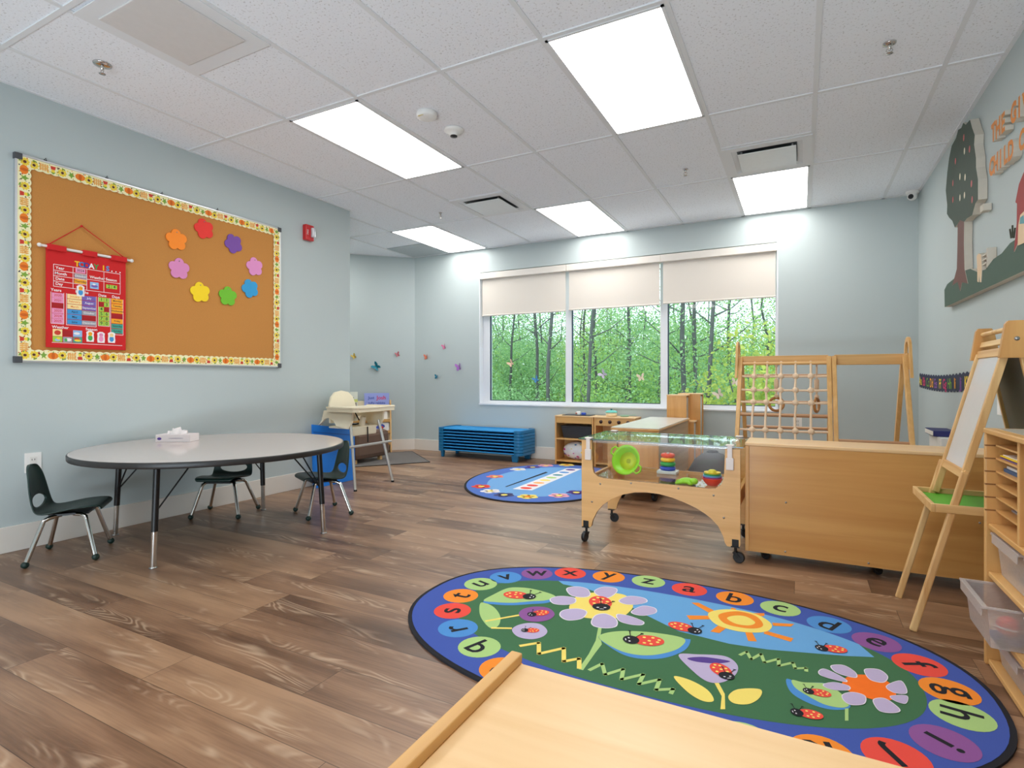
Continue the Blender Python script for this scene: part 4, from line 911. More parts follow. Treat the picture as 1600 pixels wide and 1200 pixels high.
# ================================================================== ALCOVE: BOOK RACK, SOFA
ANG = math.atan2(-dA.y, -dA.x)
t = thing('book_rack', 'low birch display rack for picture books in the corner behind the high chair', 'book rack', (-4.86, 5.78, 0), ANG)
for x in (0, -.80):
    m = MB(PINE); m.prism([(0, 0.0), (.22, 0.0), (.22, .69), (.16, .70), (.13, .62), (.02, .10)], lambda u, v: (x - .018, u, v), lambda u, v: (x, u, v)); part(t, 'side_panel', m, .003, local=True)
tiers = [(.02, .10, .20), (.05, .25, .20), (.085, .40, .20), (.12, .55, .14)]
for y, z, h in tiers:
    m = MB(BIRCH); m.box(-.80, -.018, y, y + .055, z, z + .012); m.box(-.80, -.018, y, y + .010, z, z + .045); part(t, 'shelf', m, .002, local=True)
    m = MB(plain('rack_cream', (236, 222, 190), .5)); m.prism([(y + .055, z), (y + .062, z), (y + .085, z + h), (y + .078, z + h)], lambda u, v: (-.80, u, v), lambda u, v: (-.018, u, v)); part(t, 'back_panel', m, local=True)
Lr = Matrix.Translation((-4.86, 5.78, 0)) @ Matrix.Rotation(ANG, 4, 'Z')
def rackbook(tier, x, w, h, col, label, art, dz=0.012):
    y, z, _ = tiers[tier]; base = Lr @ Vector((x, y + .03, z + dz)); tb = thing('picture_book', label, 'book', base, ANG, 'picture books on the display rack'); 
    tb.rotation_euler = (R(-8), 0, ANG)
    m = MB(col); m.box(-w / 2, w / 2, -.004, -.0025, 0, h); m.box(-w / 2, w / 2, .0065, .008, 0, h); m.box(-w / 2, -w / 2 + .002, -.004, .008, 0, h); part(tb, 'cover', m, local=True)
    m = MB(plain('page_white', (242, 238, 230), .8)); m.box(-w / 2 + .002, w / 2 - .003, -.0025, .0065, .003, h - .003); part(tb, 'pages', m, local=True)
    m = MB(INK); art(m, w, h); part(tb, 'cover_artwork', m, local=True, fix=False)
fb = lambda u, v: (u, -.0046, v)
def art1(m, w, h):
    m.add([fb(-w * .42, .01), fb(w * .42, .01), fb(w * .42, h * .42), fb(-w * .42, h * .42)], [(0, 1, 2, 3)], plain('book_brown', (110, 80, 56), .6))
    for k in range(3): circ(m, lambda a, b: (a, -.0049, b), -w * .25 + k * w * .24, h * .2, w * .08, h * .08, plain('book_tan', (206, 176, 130), .6))
    m.add([fb(w * -.5, h * .45), fb(w * .5, h * .45), fb(w * .5, h * .60), fb(w * -.5, h * .60)], [(0, 1, 2, 3)], plain('book_lime', (214, 218, 120), .6)); circ(m, lambda a, b: (a, -.0049, b), w * .1, h * .68, w * .18, h * .05, plain('book_olive', (110, 104, 84), .6))
def art2(m, w, h):
    text(m, 'Just', lambda a, b: (-w * .22 + a, -.0049, h * .72 + b), .055, plain('title_blue', (60, 80, 170), .6), .02); text(m, 'Josh', lambda a, b: (w * .18 + a, -.0049, h * .72 + b), .072, plain('title_red', (206, 50, 90), .6), .02)
    text(m, 'tufty rabbits', lambda a, b: (a, -.0049, h * .42 + b), .046, plain('title_blue', (60, 80, 170), .6), .02); circ(m, lambda a, b: (a, -.0049, b), w * .22, h * .16, .04, .025, plain('book_pink', (226, 70, 140), .6)); circ(m, lambda a, b: (a, -.0050, b), w * .38, h * .16, .03, .02, plain('book_rose', (240, 190, 220), .6))
def art3(m, w, h):
    for k in range(3): m.add([fb(-w * .3 + k * .02, h * (.72 - k * .16)), fb(w * .3, h * (.72 - k * .16)), fb(w * .3, h * (.76 - k * .16)), fb(-w * .3 + k * .02, h * (.76 - k * .16))], [(0, 1, 2, 3)], plain('title_red', (206, 50, 90), .6))
def art4(m, w, h):
    circ(m, lambda a, b: (a, -.0049, b), 0, h * .5, w * .3, h * .2, plain('title_blue', (60, 80, 170), .6)); circ(m, lambda a, b: (a, -.0052, b), w * .1, h * .4, w * .12, h * .12, RDB)
rackbook(3, -.55, .22, .255, plain('cover_pale', (222, 224, 210), .4), 'pale picture book with brown photo, top left of the book rack', art1)
rackbook(3, -.19, .33, .235, plain('cover_lilac', (150, 160, 222), .4), 'lilac blue picture book with red title, top right of the book rack', art2)
rackbook(2, -.17, .24, .185, plain('cover_cream', (244, 234, 222), .4), 'cream picture book with red lettering on the second tier of the rack', art3)
rackbook(1, -.16, .25, .175, plain('cover_white', (232, 230, 228), .4), 'white picture book on the lower tier of the rack behind the sofa', art4)
rackbook(1, -.52, .22, .175, plain('cover_sky2', (190, 206, 232), .4), 'pale blue picture book on the lower left tier of the rack', art4)
rackbook(2, -.55, .24, .17, plain('cover_cream', (244, 234, 222), .4), 'cream picture book behind the high chair seat on the second tier', art3)
SOF = plain('brown_suede', (104, 80, 66), .85, var=.16, scale=8, bump=.15)
t = thing('toddler_sofa', 'small dark brown suede toddler sofa on the grey mat in the alcove', 'sofa', (-4.72, 4.98, .006))
m = MB(SOF); m.box(-4.64, -4.49, 4.72, 5.31, .05, .375); part(t, 'arm', m, .055)
m = MB(SOF); m.box(-5.10, -4.95, 4.72, 5.25, .05, .355); part(t, 'arm', m, .045)
m = MB(SOF); m.box(-5.08, -4.52, 4.72, 4.88, .06, .34); part(t, 'base_front', m, .03)
m = MB(SOF); m.box(-4.96, -4.62, 4.80, 5.14, .12, .42); part(t, 'back_cushion', m, .05)
for x in (-4.56, -5.03):
    for y in (4.77, 5.20): m = MB(PINE); m.box(x - .02, x + .02, y - .02, y + .02, .006, .055); part(t, 'foot', m)

# ================================================================== STACK OF COTS
CB = plain('cot_frame_blue', (20, 112, 162), .45, var=.05); CBS = plain('cot_sheet_blue', (24, 140, 206), .6, var=.05)
def cot_proto():
    t = thing('sleeping_cot', 'x', 'cot'); L, D = 1.21, .43; hx, hy = L / 2, D / 2
    for sx in (-1, 1):
        pts = []
        for k in range(7): a = k * math.pi / 12; pts.append((hx - .07 + .07 * math.sin(a), -hy + .07 - .07 * math.cos(a)))
        outer = [(hx - .10, -hy)] + pts; outer += [(x, -y) for x, y in outer[::-1]]; inn = [(hx - .10, hy - .03), (hx - .045, hy - .045), (hx - .045, -hy + .045), (hx - .10, -hy + .03)]
        poly = [(sx * x, y) for x, y in outer + inn]; m = MB(CB); m.prism(poly, lambda u, v: (u, v, 0), lambda u, v: (u, v, .0335)); part(t, 'end_frame', m, .003, local=True)
    for sy in (-1, 1): m = MB(CBS); m.tube([(-hx + .08, sy * (hy - .018), .018), (hx - .08, sy * (hy - .018), .018)], .009, seg=8); part(t, 'side_rail', m, local=True)
    m = MB(CBS); n = 10; vs = [(-hx + .05 + (L - .1) * i / n, y, .026 - .010 * math.sin(math.pi * i / n)) for i in range(n + 1) for y in (-hy + .02, hy - .02)]
    m.add(vs, [(2 * i, 2 * i + 1, 2 * i + 3, 2 * i + 2) for i in range(n)], None, True); part(t, 'sheet', m, local=True); return t
cp = cot_proto(); ords = ['lowest', 'second lowest', 'third from the floor', 'fourth from the floor', 'fifth from the floor', 'sixth from the floor', 'seventh from the floor', 'topmost']
for i in range(8):
    o = cp if i == 0 else copy_tree(cp); o.location = (-3.505, 5.965, .078 + i * .0375); o['label'] = 'blue sleeping cot, ' + ords[i] + ' of the stack under the butterflies'; o['group'] = 'stack of blue sleeping cots'
for x in (-3.505 - .54, -3.505 + .50):
    for y in (5.80, 6.13):
        m = MB(CB); w = .045 if x > -3.5 else .022
        m.add([(x - w, y - .02, .078), (x + w, y - .02, .078), (x + w, y + .02, .078), (x - w, y + .02, .078), (x - w * .75, y - .014, 0), (x + w * .75, y - .014, 0), (x + w * .75, y + .014, 0), (x - w * .75, y + .014, 0)], [(0, 1, 2, 3), (4, 5, 6, 7), (0, 1, 5, 4), (1, 2, 6, 5), (2, 3, 7, 6), (3, 0, 4, 7)])
        part(cp, 'leg', m, .003)

# ================================================================== PLAY KITCHEN
KY0, KY1, KH = 5.92, 6.175, .565
def carcass(t, x0, x1, y0, y1, z0, z1, shelves=(), th=.018, back=True, top=True, mat=BIRCH, matz=BIRCHZ):
    m = MB(matz); m.box(x0, x0 + th, y0, y1, z0, z1); part(t, 'side_panel', m, .002)
    m = MB(matz); m.box(x1 - th, x1, y0, y1, z0, z1); part(t, 'side_panel', m, .002)
    if back: m = MB(mat); m.box(x0 + th, x1 - th, y1 - .008, y1, z0 + .02, z1 - th); part(t, 'back_panel', m)
    for z in shelves: m = MB(mat); m.box(x0 + th, x1 - th, y0 + .003, y1 - .008, z, z + th); part(t, 'shelf', m, .002)
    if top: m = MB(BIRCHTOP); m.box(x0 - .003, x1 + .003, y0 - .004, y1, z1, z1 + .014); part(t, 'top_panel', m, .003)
t = thing('play_sink', 'birch play kitchen sink unit with black basin under the left window', 'play kitchen', (-2.31, 6.05, 0))
carcass(t, -2.545, -2.075, KY0, KY1, 0, KH - .014, (.03, .285))
m = MB(BIRCH); m.box(-2.525, -2.095, KY0, KY0 + .012, KH - .085, KH - .014); part(t, 'front_rail', m)
m = MB(BLACKP); m.box(-2.47, -2.13, KY0 + .03, KY1 - .03, KH, KH + .006); m.box(-2.44, -2.16, KY0 + .05, KY1 - .05, KH + .001, KH + .0065, plain('basin_inside', (14, 14, 16), .3)); part(t, 'sink_basin', m, .002)
t = thing('play_stove', 'birch play stove with four dark knobs beside the play sink', 'play kitchen', (-1.82, 6.05, 0))
carcass(t, -2.065, -1.60, KY0, KY1, 0, KH - .014, (.03,))
m = MB(BIRCH); m.box(-2.045, -1.62, KY0, KY0 + .012, KH - .10, KH - .014); part(t, 'control_panel', m)
for k in range(4): m = MB(plain('knob_brown', (60, 30, 26), .4)); x = -1.985 + k * .103; m.lathe([(.020, 0), (.020, .006), (.012, .008), (.011, .018), (.001, .019)], (x, KY0, KH - .055), M=Matrix.Rotation(R(90), 4, 'X'), seg=16); part(t, 'knob', m)
t = thing('black_bin', 'black plastic bin on the shelf of the play sink', 'bin', (-2.31, 6.04, .303))
m = MB(plain('bin_black', (46, 42, 40), .5)); m.add([(-2.45, 5.96, .304), (-2.13, 5.96, .304), (-2.13, 6.14, .304), (-2.45, 6.14, .304), (-2.475, 5.945, .435), (-2.105, 5.945, .435), (-2.105, 6.155, .435), (-2.475, 6.155, .435)], [(0, 1, 2, 3), (0, 1, 5, 4), (1, 2, 6, 5), (2, 3, 7, 6), (3, 0, 4, 7)]); part(t, 'bin_body', m)
m = MB(plain('bin_black', (46, 42, 40), .5)); m.box(-2.482, -2.098, 5.938, 6.16, .433, .448); part(t, 'lid', m, .004)
t = thing('patterned_bag', 'white bag with colourful pattern of toys on the bottom shelf of the play sink', 'bag', (-2.30, 6.03, .048))
m = MB(plain('bag_white', (222, 218, 214), .5, var=.1, scale=25, bump=.6)); n = 12; vs = []; fs = []
m.ball((-2.31, 6.04, .153), .105, sc=(1.7, .85, 1.0), seg=18); part(t, 'bag_body', m)
rnd = random.Random(9); m = MB(INK)
for k in range(26):
    a = rnd.uniform(-1.2, 1.2); b = rnd.uniform(-.9, .9); mt = [plain('dec_magenta', (206, 40, 140), .6), plain('dec_teal', (40, 150, 150), .6), plain('dec_orange', (230, 120, 40), .6), plain('dec_purple', (110, 70, 160), .6), YEL][k % 5]
    x = .1785 * math.sin(a) * math.cos(b); y = -.0893 * math.cos(a) * math.cos(b) - .001; z = .105 * math.sin(b); nv = Vector((x / .1785 ** 2, y / .0893 ** 2, z / .105 ** 2)).normalized(); u = nv.cross(Vector((0, 0, 1))).normalized(); w = nv.cross(u); c = Vector((-2.31, 6.04, .153)) + Vector((x, y, z)) * 1.02; r0 = rnd.uniform(.008, .02)
    m.add([c + (u * math.cos(q * 1.047) + w * math.sin(q * 1.047) * .7) * r0 for q in range(6)], [tuple(range(6))], mt)
part(t, 'printed_pattern', m, fix=False)
t = thing('toy_pot', 'cream toy cooking pot with teal lid on the play stove', 'toy pot', (-1.905, 6.05, KH))
m = MB(plain('pot_cream', (236, 216, 178), .4)); m.lathe([(.055, 0), (.062, .004), (.064, .045), (.058, .045)], (-1.905, 6.05, KH)); part(t, 'pot_body', m)
m = MB(plain('lid_teal', (96, 190, 178), .35)); m.lathe([(.068, .045), (.069, .052), (.045, .066), (.012, .070), (.001, .070)], (-1.905, 6.05, KH)); lid = part(t, 'lid', m)
m = MB(plain('lid_knob', (30, 96, 100), .4)); m.lathe([(.008, .070), (.014, .082), (.001, .086)], (-1.905, 6.05, KH), seg=12); part(lid, 'knob', m)
t = thing('toy_pan', 'small pale green toy pan with handle right of the toy pot', 'toy pan', (-1.745, 6.06, KH))
m = MB(plain('pan_green', (150, 186, 160), .4)); m.lathe([(.045, 0), (.055, .018), (.050, .018), (.042, .004), (.001, .004)], (-1.755, 6.06, KH)); part(t, 'pan_body', m)
m = MB(plain('pan_green', (150, 186, 160), .4)); m.beam((-1.705, 6.06, KH + .015), (-1.63, 6.07, KH + .026), .014, .006); part(t, 'handle', m, .002)
t = thing('toy_cup', 'white toy cup standing on the black sink basin', 'toy cup', (-2.30, 6.04, KH + .0065)); m = MB(WHITEP); m.lathe([(.018, 0), (.024, .04), (.021, .04), (.016, .004), (.001, .004)], (-2.30, 6.04, KH + .0065)); part(t, 'cup_body', m)
m = MB(plain('pink_dot', (220, 130, 110), .5)); m.ball((-2.318, 6.02, KH + .024), .010, seg=8); part(t, 'painted_spot', m)
m = MB(plain('toy_blue', (60, 90, 200), .4)); m.box(-.024, .024, -.018, .018, 0, .028); t = thing('toy_block', 'blue toy block beside the white cup on the sink basin', 'toy block', (-2.235, 6.04, KH + .0065)); part(t, 'block_body', m, .005, local=True)

# ================================================================== CASTERS
def caster(t, x, y, ztop, ang=0.0, r=.032):
    m = MB(BLACKM); m.box(x - .022, x + .022, y - .022, y + .022, ztop - .004, ztop); m.tube([(x, y, ztop - .004), (x, y, r * 1.75)], .008, seg=8)
    d = Vector((math.cos(ang), math.sin(ang), 0)); n = Vector((-d.y, d.x, 0)); c = Vector((x, y, r)) + d * .018
    for q in (-1, 1): m.beam(Vector((x, y, r * 1.8)) + n * (.014 * q), c + n * (.014 * q), .003, .02)
    m.beam(Vector((x, y, r * 1.75)) - n * .015, Vector((x, y, r * 1.75)) + n * .015, .024, .006); f = part(t, 'caster', m)
    m = MB(BLACKP); m.tube([c - n * .011, c - n * .008, c + n * .008, c + n * .011], [r * .9, r, r, r * .9], seg=20); part(f, 'wheel', m)

# ================================================================== LOW SHELF ISLAND BEHIND THE WATER TABLE
GTOP = plain('grey_birch_top', (208, 200, 188), .25, var=.04, scale=6)
t = thing('low_storage_shelf', 'long low birch storage shelf on casters with grey top behind the water table', 'shelf', (-1.19, 5.1, 0))
m = MB(BIRCHZ); m.box(-1.385, -1.0, 4.40, 4.42, .085, .578); part(t, 'end_panel', m, .002, label='orange-toned end panel')
m = MB(BIRCHZ); m.box(-1.385, -1.0, 5.72, 5.74, .085, .578); part(t, 'end_panel', m, .002)
m = MB(wood('shelf_back', (170, 140, 106), (188, 158, 122), 'y', .5)); m.box(-1.012, -1.004, 4.42, 5.72, .10, .578); part(t, 'back_panel', m)
for z in (.085, .33): m = MB(BIRCHY); m.box(-1.38, -1.012, 4.42, 5.72, z, z + .018); part(t, 'shelf', m)
m = MB(BIRCHY); m.box(-1.38, -1.012, 5.06, 5.078, .103, .578); part(t, 'divider', m)
m = MB(GTOP); m.box(-1.387, -.998, 4.397, 5.742, .590, .597); part(t, 'top_surface', m, label='pale grey laminate top')
m = MB(BIRCHY); m.box(-1.39, -.995, 4.393, 5.746, .576, .5905); part(t, 'top_edge', m, .002)
for x in (-1.33, -1.06):
    for y in (4.48, 5.66): caster(t, x, y, .085, 1.2)
def tallunit(name, x0, x1, y0, y1, h, label):
    t = thing(name, label, 'cabinet', ((x0 + x1) / 2, (y0 + y1) / 2, 0), group='narrow birch cabinets by the window')
    m = MB(BIRCHZ); m.box(x0, x1, y0, y0 + .015, 0, h); part(t, 'end_panel', m, .002)
    m = MB(BIRCHZ); m.box(x0, x1, y1 - .022, y1, 0, h); part(t, 'end_panel', m, .002)
    m = MB(plain('cabinet_grey', (196, 190, 180), .6)); m.box(x0 + .01, x1 - .012, y0 + .015, y1 - .022, .02, h - .015); part(t, 'back_panel', m, label='pale grey recessed panel')
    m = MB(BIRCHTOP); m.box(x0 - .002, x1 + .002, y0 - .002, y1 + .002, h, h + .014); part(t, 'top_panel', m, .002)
tallunit('narrow_cabinet', -1.225, -1.030, 5.76, 5.96, .815, 'left of the two tall narrow birch cabinets under the window')
tallunit('narrow_cabinet', -1.150, -.925, 5.965, 6.165, .825, 'right of the two tall narrow birch cabinets under the window')
tallunit('narrow_cabinet', -1.030, -.955, 5.752, 5.957, .55, 'low narrow birch cabinet against the end of the grey-topped shelf')
t = thing('bean_bag', 'dark grey bean bag on the floor seen through the water table', 'bean bag', (-.675, 5.0, 0))
m = MB(plain('bag_grey', (92, 92, 92), .8, bump=.3)); m.lathe([(.10, 0), (.18, .03), (.212, .11), (.20, .20), (.15, .29), (.09, .345), (.03, .365), (.001, .37)], (-.675, 5.0, 0), seg=28); part(t, 'bag_body', m)
m = MB(plain('bag_grey_dark', (70, 70, 70), .8)); m.lathe([(.045, .360), (.05, .368), (.03, .378), (.001, .38)], (-.675, 5.0, 0), seg=16); part(t, 'top_cap', m)

# ================================================================== WATER TABLE
PLY = wood('ply_face', (220, 166, 100), (236, 186, 122), 'x', .38); EDGE = plain('ply_edge_dark', (150, 102, 58), .6)
ACR = clear('acrylic', (.985, .985, .99)); GLASSG = clear('cover_glass', (.90, .97, .95))
X0, X1, Y0, Y1 = -1.197, -.290, 3.20, 3.735
t = thing('water_table', 'birch plywood water table with clear tub, glass cover and casters', 'water table', ((X0 + X1) / 2, (Y0 + Y1) / 2, 0))
prof = [(908, 686), (924.5, 686), (926, 732), (928, 739), (935, 745), (945, 747.5), (1108, 763.5), (1118, 763), (1126, 758), (1131, 748), (1133, 702), (1157, 702), (1157, 852), (1154.5, 856.5), (1136, 853.5), (1132.5, 848), (1130, 838), (1122, 822), (1112, 811), (1102, 803), (1088, 794), (1070, 785.5), (1050, 777.5), (1030, 772), (1010, 769.5), (992, 769.3), (972, 773), (955, 780), (942, 789), (932.5, 800), (926, 813), (924, 822), (922, 824), (908, 822)]
P2 = [(AY(x, y, Y0)[0], min(AY(x, y, Y0)[2], .621)) for x, y in prof]
P2 = [(max(X0, min(X1, x)), z) for x, z in P2]
for y in (Y0, Y1 - .02):
    m = MB(PLY, EDGE); m.prism(P2, lambda u, v: (u, y, v), lambda u, v: (u, y + .02, v), PLY, EDGE); part(t, 'side_panel', m)
for x in (X0 + .002, X1 - .022):
    m = MB(BIRCHY); m.box(x, x + .02, Y0 + .02, Y1 - .02, .30, .385); part(t, 'end_rail', m, .002)
m = MB(BIRCHY); m.box(X0 + .03, X1 - .03, Y0 + .02, Y0 + .038, .345, .375); m.box(X0 + .03, X1 - .03, Y1 - .038, Y1 - .02, .345, .375); part(t, 'tub_support', m)
a0, a1, b0, b1, z0, z1 = X0 + .052, X1 - .050, Y0 + .026, Y1 - .026, .378, .612
m = MB(ACR); m.box(a0, a1, b0, b1, z0, z0 + .004); m.box(a0, a1, b0, b0 + .003, z0 + .004, z1); m.box(a0, a1, b1 - .003, b1, z0 + .004, z1); m.box(a0, a0 + .003, b0 + .003, b1 - .003, z0 + .004, z1); m.box(a1 - .003, a1, b0 + .003, b1 - .003, z0 + .004, z1)
tub = part(t, 'clear_tub', m)
m = MB(clear('acrylic_rim', (.93, .92, .92), haze=.25, hazecol=(220, 214, 212))); 
for bb in ((a0 - .012, a1 + .012, b0 - .010, b0 + .002), (a0 - .012, a1 + .012, b1 - .002, b1 + .010), (a0 - .012, a0, b0, b1), (a1, a1 + .012, b0, b1)): m.box(*bb, z1 - .006, z1 + .006)
part(tub, 'tub_rim', m)
m = MB(GLASSG); m.box(X0 - .018, X1 + .015, Y0 - .008, Y1 + .012, .6225, .6285); cg = part(t, 'cover_glass', m)
m = MB(plain('glass_edge', (60, 84, 84), .2)); 
for bb in ((X0 - .0185, X1 + .0155, Y0 - .0085, Y0 - .0078), (X0 - .0185, X0 - .0178, Y0 - .008, Y1 + .012), (X1 + .0148, X1 + .0155, Y0 - .008, Y1 + .012), (X0 - .0185, X1 + .0155, Y1 + .0118, Y1 + .0125)): m.box(*bb, .6226, .6284)
part(cg, 'glass_edge', m)
LAT = plain('latch_white', (228, 214, 206), .35)
for x, yf, s_ in ((X0 + .045, Y0, -1), (X1 - .052, Y0, -1), (X0 + .045, Y1, 1), (X1 - .052, Y1, 1)):
    m = MB(LAT); m.box(x - .022, x + .022, min(yf + s_ * .012, yf - s_ * .03), max(yf + s_ * .012, yf - s_ * .03), .629, .637)
    m.box(x - .013, x + .013, min(yf + s_ * .006, yf + s_ * .012), max(yf + s_ * .006, yf + s_ * .012), .545, .632); m.box(x - .020, x + .020, min(yf, yf + s_ * .014), max(yf, yf + s_ * .014), .50, .565); part(t, 'latch', m, .004)
for px, py in [(938, 756), (986, 755), (1060, 763), (1115, 774), (925, 784), (1131, 809)]:
    X, Y, Z = AY(px, py, Y0); m = MB(STEEL); m.lathe([(.0055, 0), (.0055, .002), (.001, .003)], (X, Y0, Z), M=Matrix.Rotation(R(90), 4, 'X'), seg=10); part(t, 'bolt', m)
for x, y, a in ((X0 + .028, Y0 + .02, R(260)), (X1 - .025, Y0 + .02, R(-10)), (X0 + .03, Y1 - .02, R(20)), (X1 - .03, Y1 - .02, R(30))):
    m = MB(BLACKM); yy = Y0 - .002 if y < 3.5 else Y1; m.box(x - .017, x + .017, yy, yy + .002, .085, .125); part(t, 'caster_bracket', m); caster(t, x, y - .012 if y < 3.5 else y, .088, a, .030)
# toys inside the tub
TF = z0 + .0042
t = thing('stacking_rings', 'stack of red, yellow, green and blue toy rings on a white base', 'stacking toy', (-.765, 3.63, TF))
m = MB(WHITEP); m.box(-.827, -.703, 3.58, 3.68, TF, TF + .020); part(t, 'base', m, .004); m = MB(WHITEP); m.tube([(-.765, 3.63, TF + .02), (-.765, 3.63, TF + .135)], .008); part(t, 'peg', m)
for k, (cn, col, rr) in enumerate((('blue', (22, 70, 190), .050), ('green', (20, 160, 60), .049), ('yellow', (255, 196, 10), .046), ('red', (240, 70, 20), .044))):
    z = TF + .034 + k * .0275; m = MB(plain('ring_' + cn, col, .3)); pts = [(-.765 + (rr - .013) * math.cos(a * math.pi / 14), 3.63 + (rr - .013) * math.sin(a * math.pi / 14), z) for a in range(28)]; m.tube(pts, .0136, seg=12, closed=True); part(t, 'ring', m, label=cn + ' ring')
LIME = plain('lime_plastic', (150, 214, 20), .35); LIMY = plain('lime_yellow', (206, 214, 30), .4)
t = thing('toy_colander', 'lime green toy colander with handles tipped on its side in the water table', 'toy colander', (-.965, 3.33, TF)); t.rotation_euler = (R(72), R(0), R(-12))
t.location = (-.975, 3.40, TF + .101)
m = MB(LIME); m.lathe([(.040, -.045), (.060, -.035), (.082, .0), (.094, .003), (.096, .008), (.094, .010), (.080, .006), (.056, -.028), (.036, -.040)], seg=32); part(t, 'bowl', m, local=True)
m = MB(LIMY); m.lathe([(.001, -.041), (.058, -.030), (.060, -.026), (.001, -.036)], seg=28)
for i in range(-3, 4):
    for j in range(-3, 4):
        if i * i + j * j < 11: circ(m, lambda a, b: (a, b, -.0335 + .0002), i * .009, j * .009, .0034, .0034, plain('hole_dark', (70, 90, 20), .6), 6)
part(t, 'strainer_base', m, local=True, fix=False)
for s_ in (-1, 1):
    m = MB(LIME); a0_ = R(150) if s_ < 0 else R(-30); m.tube([((.092 + rr_) * math.cos(a0_ + da), (.092 + rr_) * math.sin(a0_ + da), .006) for da, rr_ in ((-.28, 0), (-.22, .024), (0, .032), (.22, .024), (.28, 0))], .006, seg=8); part(t, 'handle', m, local=True)
t = thing('toy_watermill', 'small orange and yellow toy part behind the green colander in the water table', 'toy', (-1.05, 3.50, TF))
m = MB(plain('toy_amber', (236, 160, 60), .4)); m.lathe([(.02, 0), (.035, .02), (.03, .06), (.045, .10), (.02, .13), (.001, .13)], (-1.05, 3.50, TF), seg=16); part(t, 'body', m)
m = MB(REDP); m.ball((-1.03, 3.455, TF + .03), .018, seg=10); part(t, 'button', m)
t = thing('toy_frog', 'flat lime green toy animal lying in the front of the water table', 'toy animal', (-.585, 3.30, TF))
m = MB(LIME); m.ball((-.585, 3.30, TF + .020), .045, sc=(1.05, .75, .44)); m.ball((-.545, 3.285, TF + .024), .024, sc=(1, .9, .8)); 
part(t, 'body', m)
for dx, dy in ((-.04, -.035), (-.045, .03), (.02, -.04), (.02, .035)): m = MB(LIME); m.tube([(-.585 + dx * .5, 3.30 + dy * .5, TF + .016), (-.585 + dx * 1.2, 3.30 + dy * 1.1, TF + .012), (-.585 + dx * 1.45, 3.30 + dy * .8, TF + .008)], [.012, .009, .007], seg=8); part(t, 'leg', m)
t = thing('nesting_bowls', 'nested rainbow toy bowls with yellow knob in the right front of the water table', 'stacking bowls', (-.452, 3.34, TF))
for k, (cn, col) in enumerate((('red', (240, 62, 22)), ('purple', (150, 40, 130)), ('sky blue', (90, 170, 210)), ('green', (20, 150, 80)), ('yellow', (236, 200, 20)))):
    rr = .056 - k * .0028; z = TF + .0085 * k; m = MB(plain('bowl_' + cn.replace(' ', '_'), col, .35)); m.lathe([(.028 - k * .002, 0), (rr * .86, .022), (rr, .040), (rr + .002, .043), (rr - .003, .043), (.001, .012)], (-.452, 3.34, z), seg=28); part(t, 'bowl', m, label=cn + ' bowl')
m = MB(plain('bowl_lemon', (220, 206, 30), .35)); m.lathe([(.022, .045), (.024, .07), (.021, .086), (.014, .090), (.001, .091)], (-.452, 3.34, TF), seg=20); part(t, 'knob', m)

# ================================================================== LONG BIRCH CABINET (its back to us)
t = thing('long_cabinet', 'long low birch cabinet with its plain back facing the rug, behind the easel', 'cabinet', (.337, 3.42, 0))
cx0_, cx1_, cya, cyb, cz0_, cz1_ = -.272, .945, 3.275, 3.565, .052, .628
for x in (cx0_, cx1_ - .02): m = MB(BIRCHZ); m.box(x, x + .02, cya - .006, cyb, cz0_, cz1_); part(t, 'side_panel', m, .003)
m = MB(wood('cabinet_back', (200, 142, 76), (216, 162, 94), 'x', .32, .8)); m.box(cx0_ + .02, cx1_ - .02, cya, cya + .008, cz0_, cz1_); part(t, 'back_panel', m)
m = MB(BIRCHTOP); m.box(cx0_ - .001, cx1_, cya - .004, cyb, cz1_, cz1_ + .018); part(t, 'top_panel', m, .004)
for z in (cz0_, .34): m = MB(BIRCH); m.box(cx0_ + .02, cx1_ - .02, cya + .008, cyb - .01, z, z + .018); part(t, 'shelf', m)
m = MB(BIRCHZ); m.box(.33, .348, cya + .008, cyb - .01, .07, cz1_); part(t, 'divider', m)
for px, py in [(1228, 785), (1227, 862), (1357, 880), (1531, 817)]:
    X, Y, Z = AY(px, py, cya); m = MB(STEEL); m.lathe([(.005, 0), (.005, .0015), (.001, .002)], (X, cya, Z), M=Matrix.Rotation(R(90), 4, 'X'), seg=10); part(t, 'screw', m)
for x in (-.19, .33, .86):
    for y in (3.34, 3.50): caster(t, x, y, cz0_, .4, .021)

# ================================================================== WOODEN CLIMBING FRAME
CL = wood('climber_birch', (212, 160, 92), (234, 188, 122), 'z', .4); CLX = wood('climber_birch_x', (212, 160, 92), (234, 188, 122), 'x', .4); ROPE = plain('rope', (238, 210, 178), .9, var=.12, scale=150, bump=.5)
t = thing('climbing_frame', 'wooden A-frame climber with rope net and rings behind the long cabinet', 'climbing frame', (.12, 4.9, 0))
RIDGE, ZT, SF, SB = 4.88, 1.16, .50, .50
def front(z): return RIDGE - .03 - SF * (ZT - z)
def rear(z): return RIDGE + .03 + SB * (ZT - z)
def face(px, py):           # where the sight line meets the front ladder plane
    r = ray(px, py); k = (RIDGE - .03 - SF * (ZT - 1)) / (r[1] - SF * r[2]); return Vector((r[0] * k, r[1] * k, 1 + r[2] * k))
CXL, CXM, CXR = -.435, .205, .665
for x in (CXL, CXM - .017, CXM + .017, CXR):
    m = MB(CL); m.beam((x, front(0), 0), (x, front(ZT), ZT), .03, .045, up=(0, 1, 0)); part(t, 'leg', m, .004)
for x in (CXL, CXM, CXR): m = MB(CL); m.beam((x, rear(0), 0), (x, rear(ZT), ZT), .03, .045, up=(0, 1, 0)); part(t, 'leg', m, .004)
m = MB(CLX); m.box(CXL, CXM - .02, RIDGE - .018, RIDGE + .018, 1.115, 1.178); part(t, 'top_beam', m, .003)
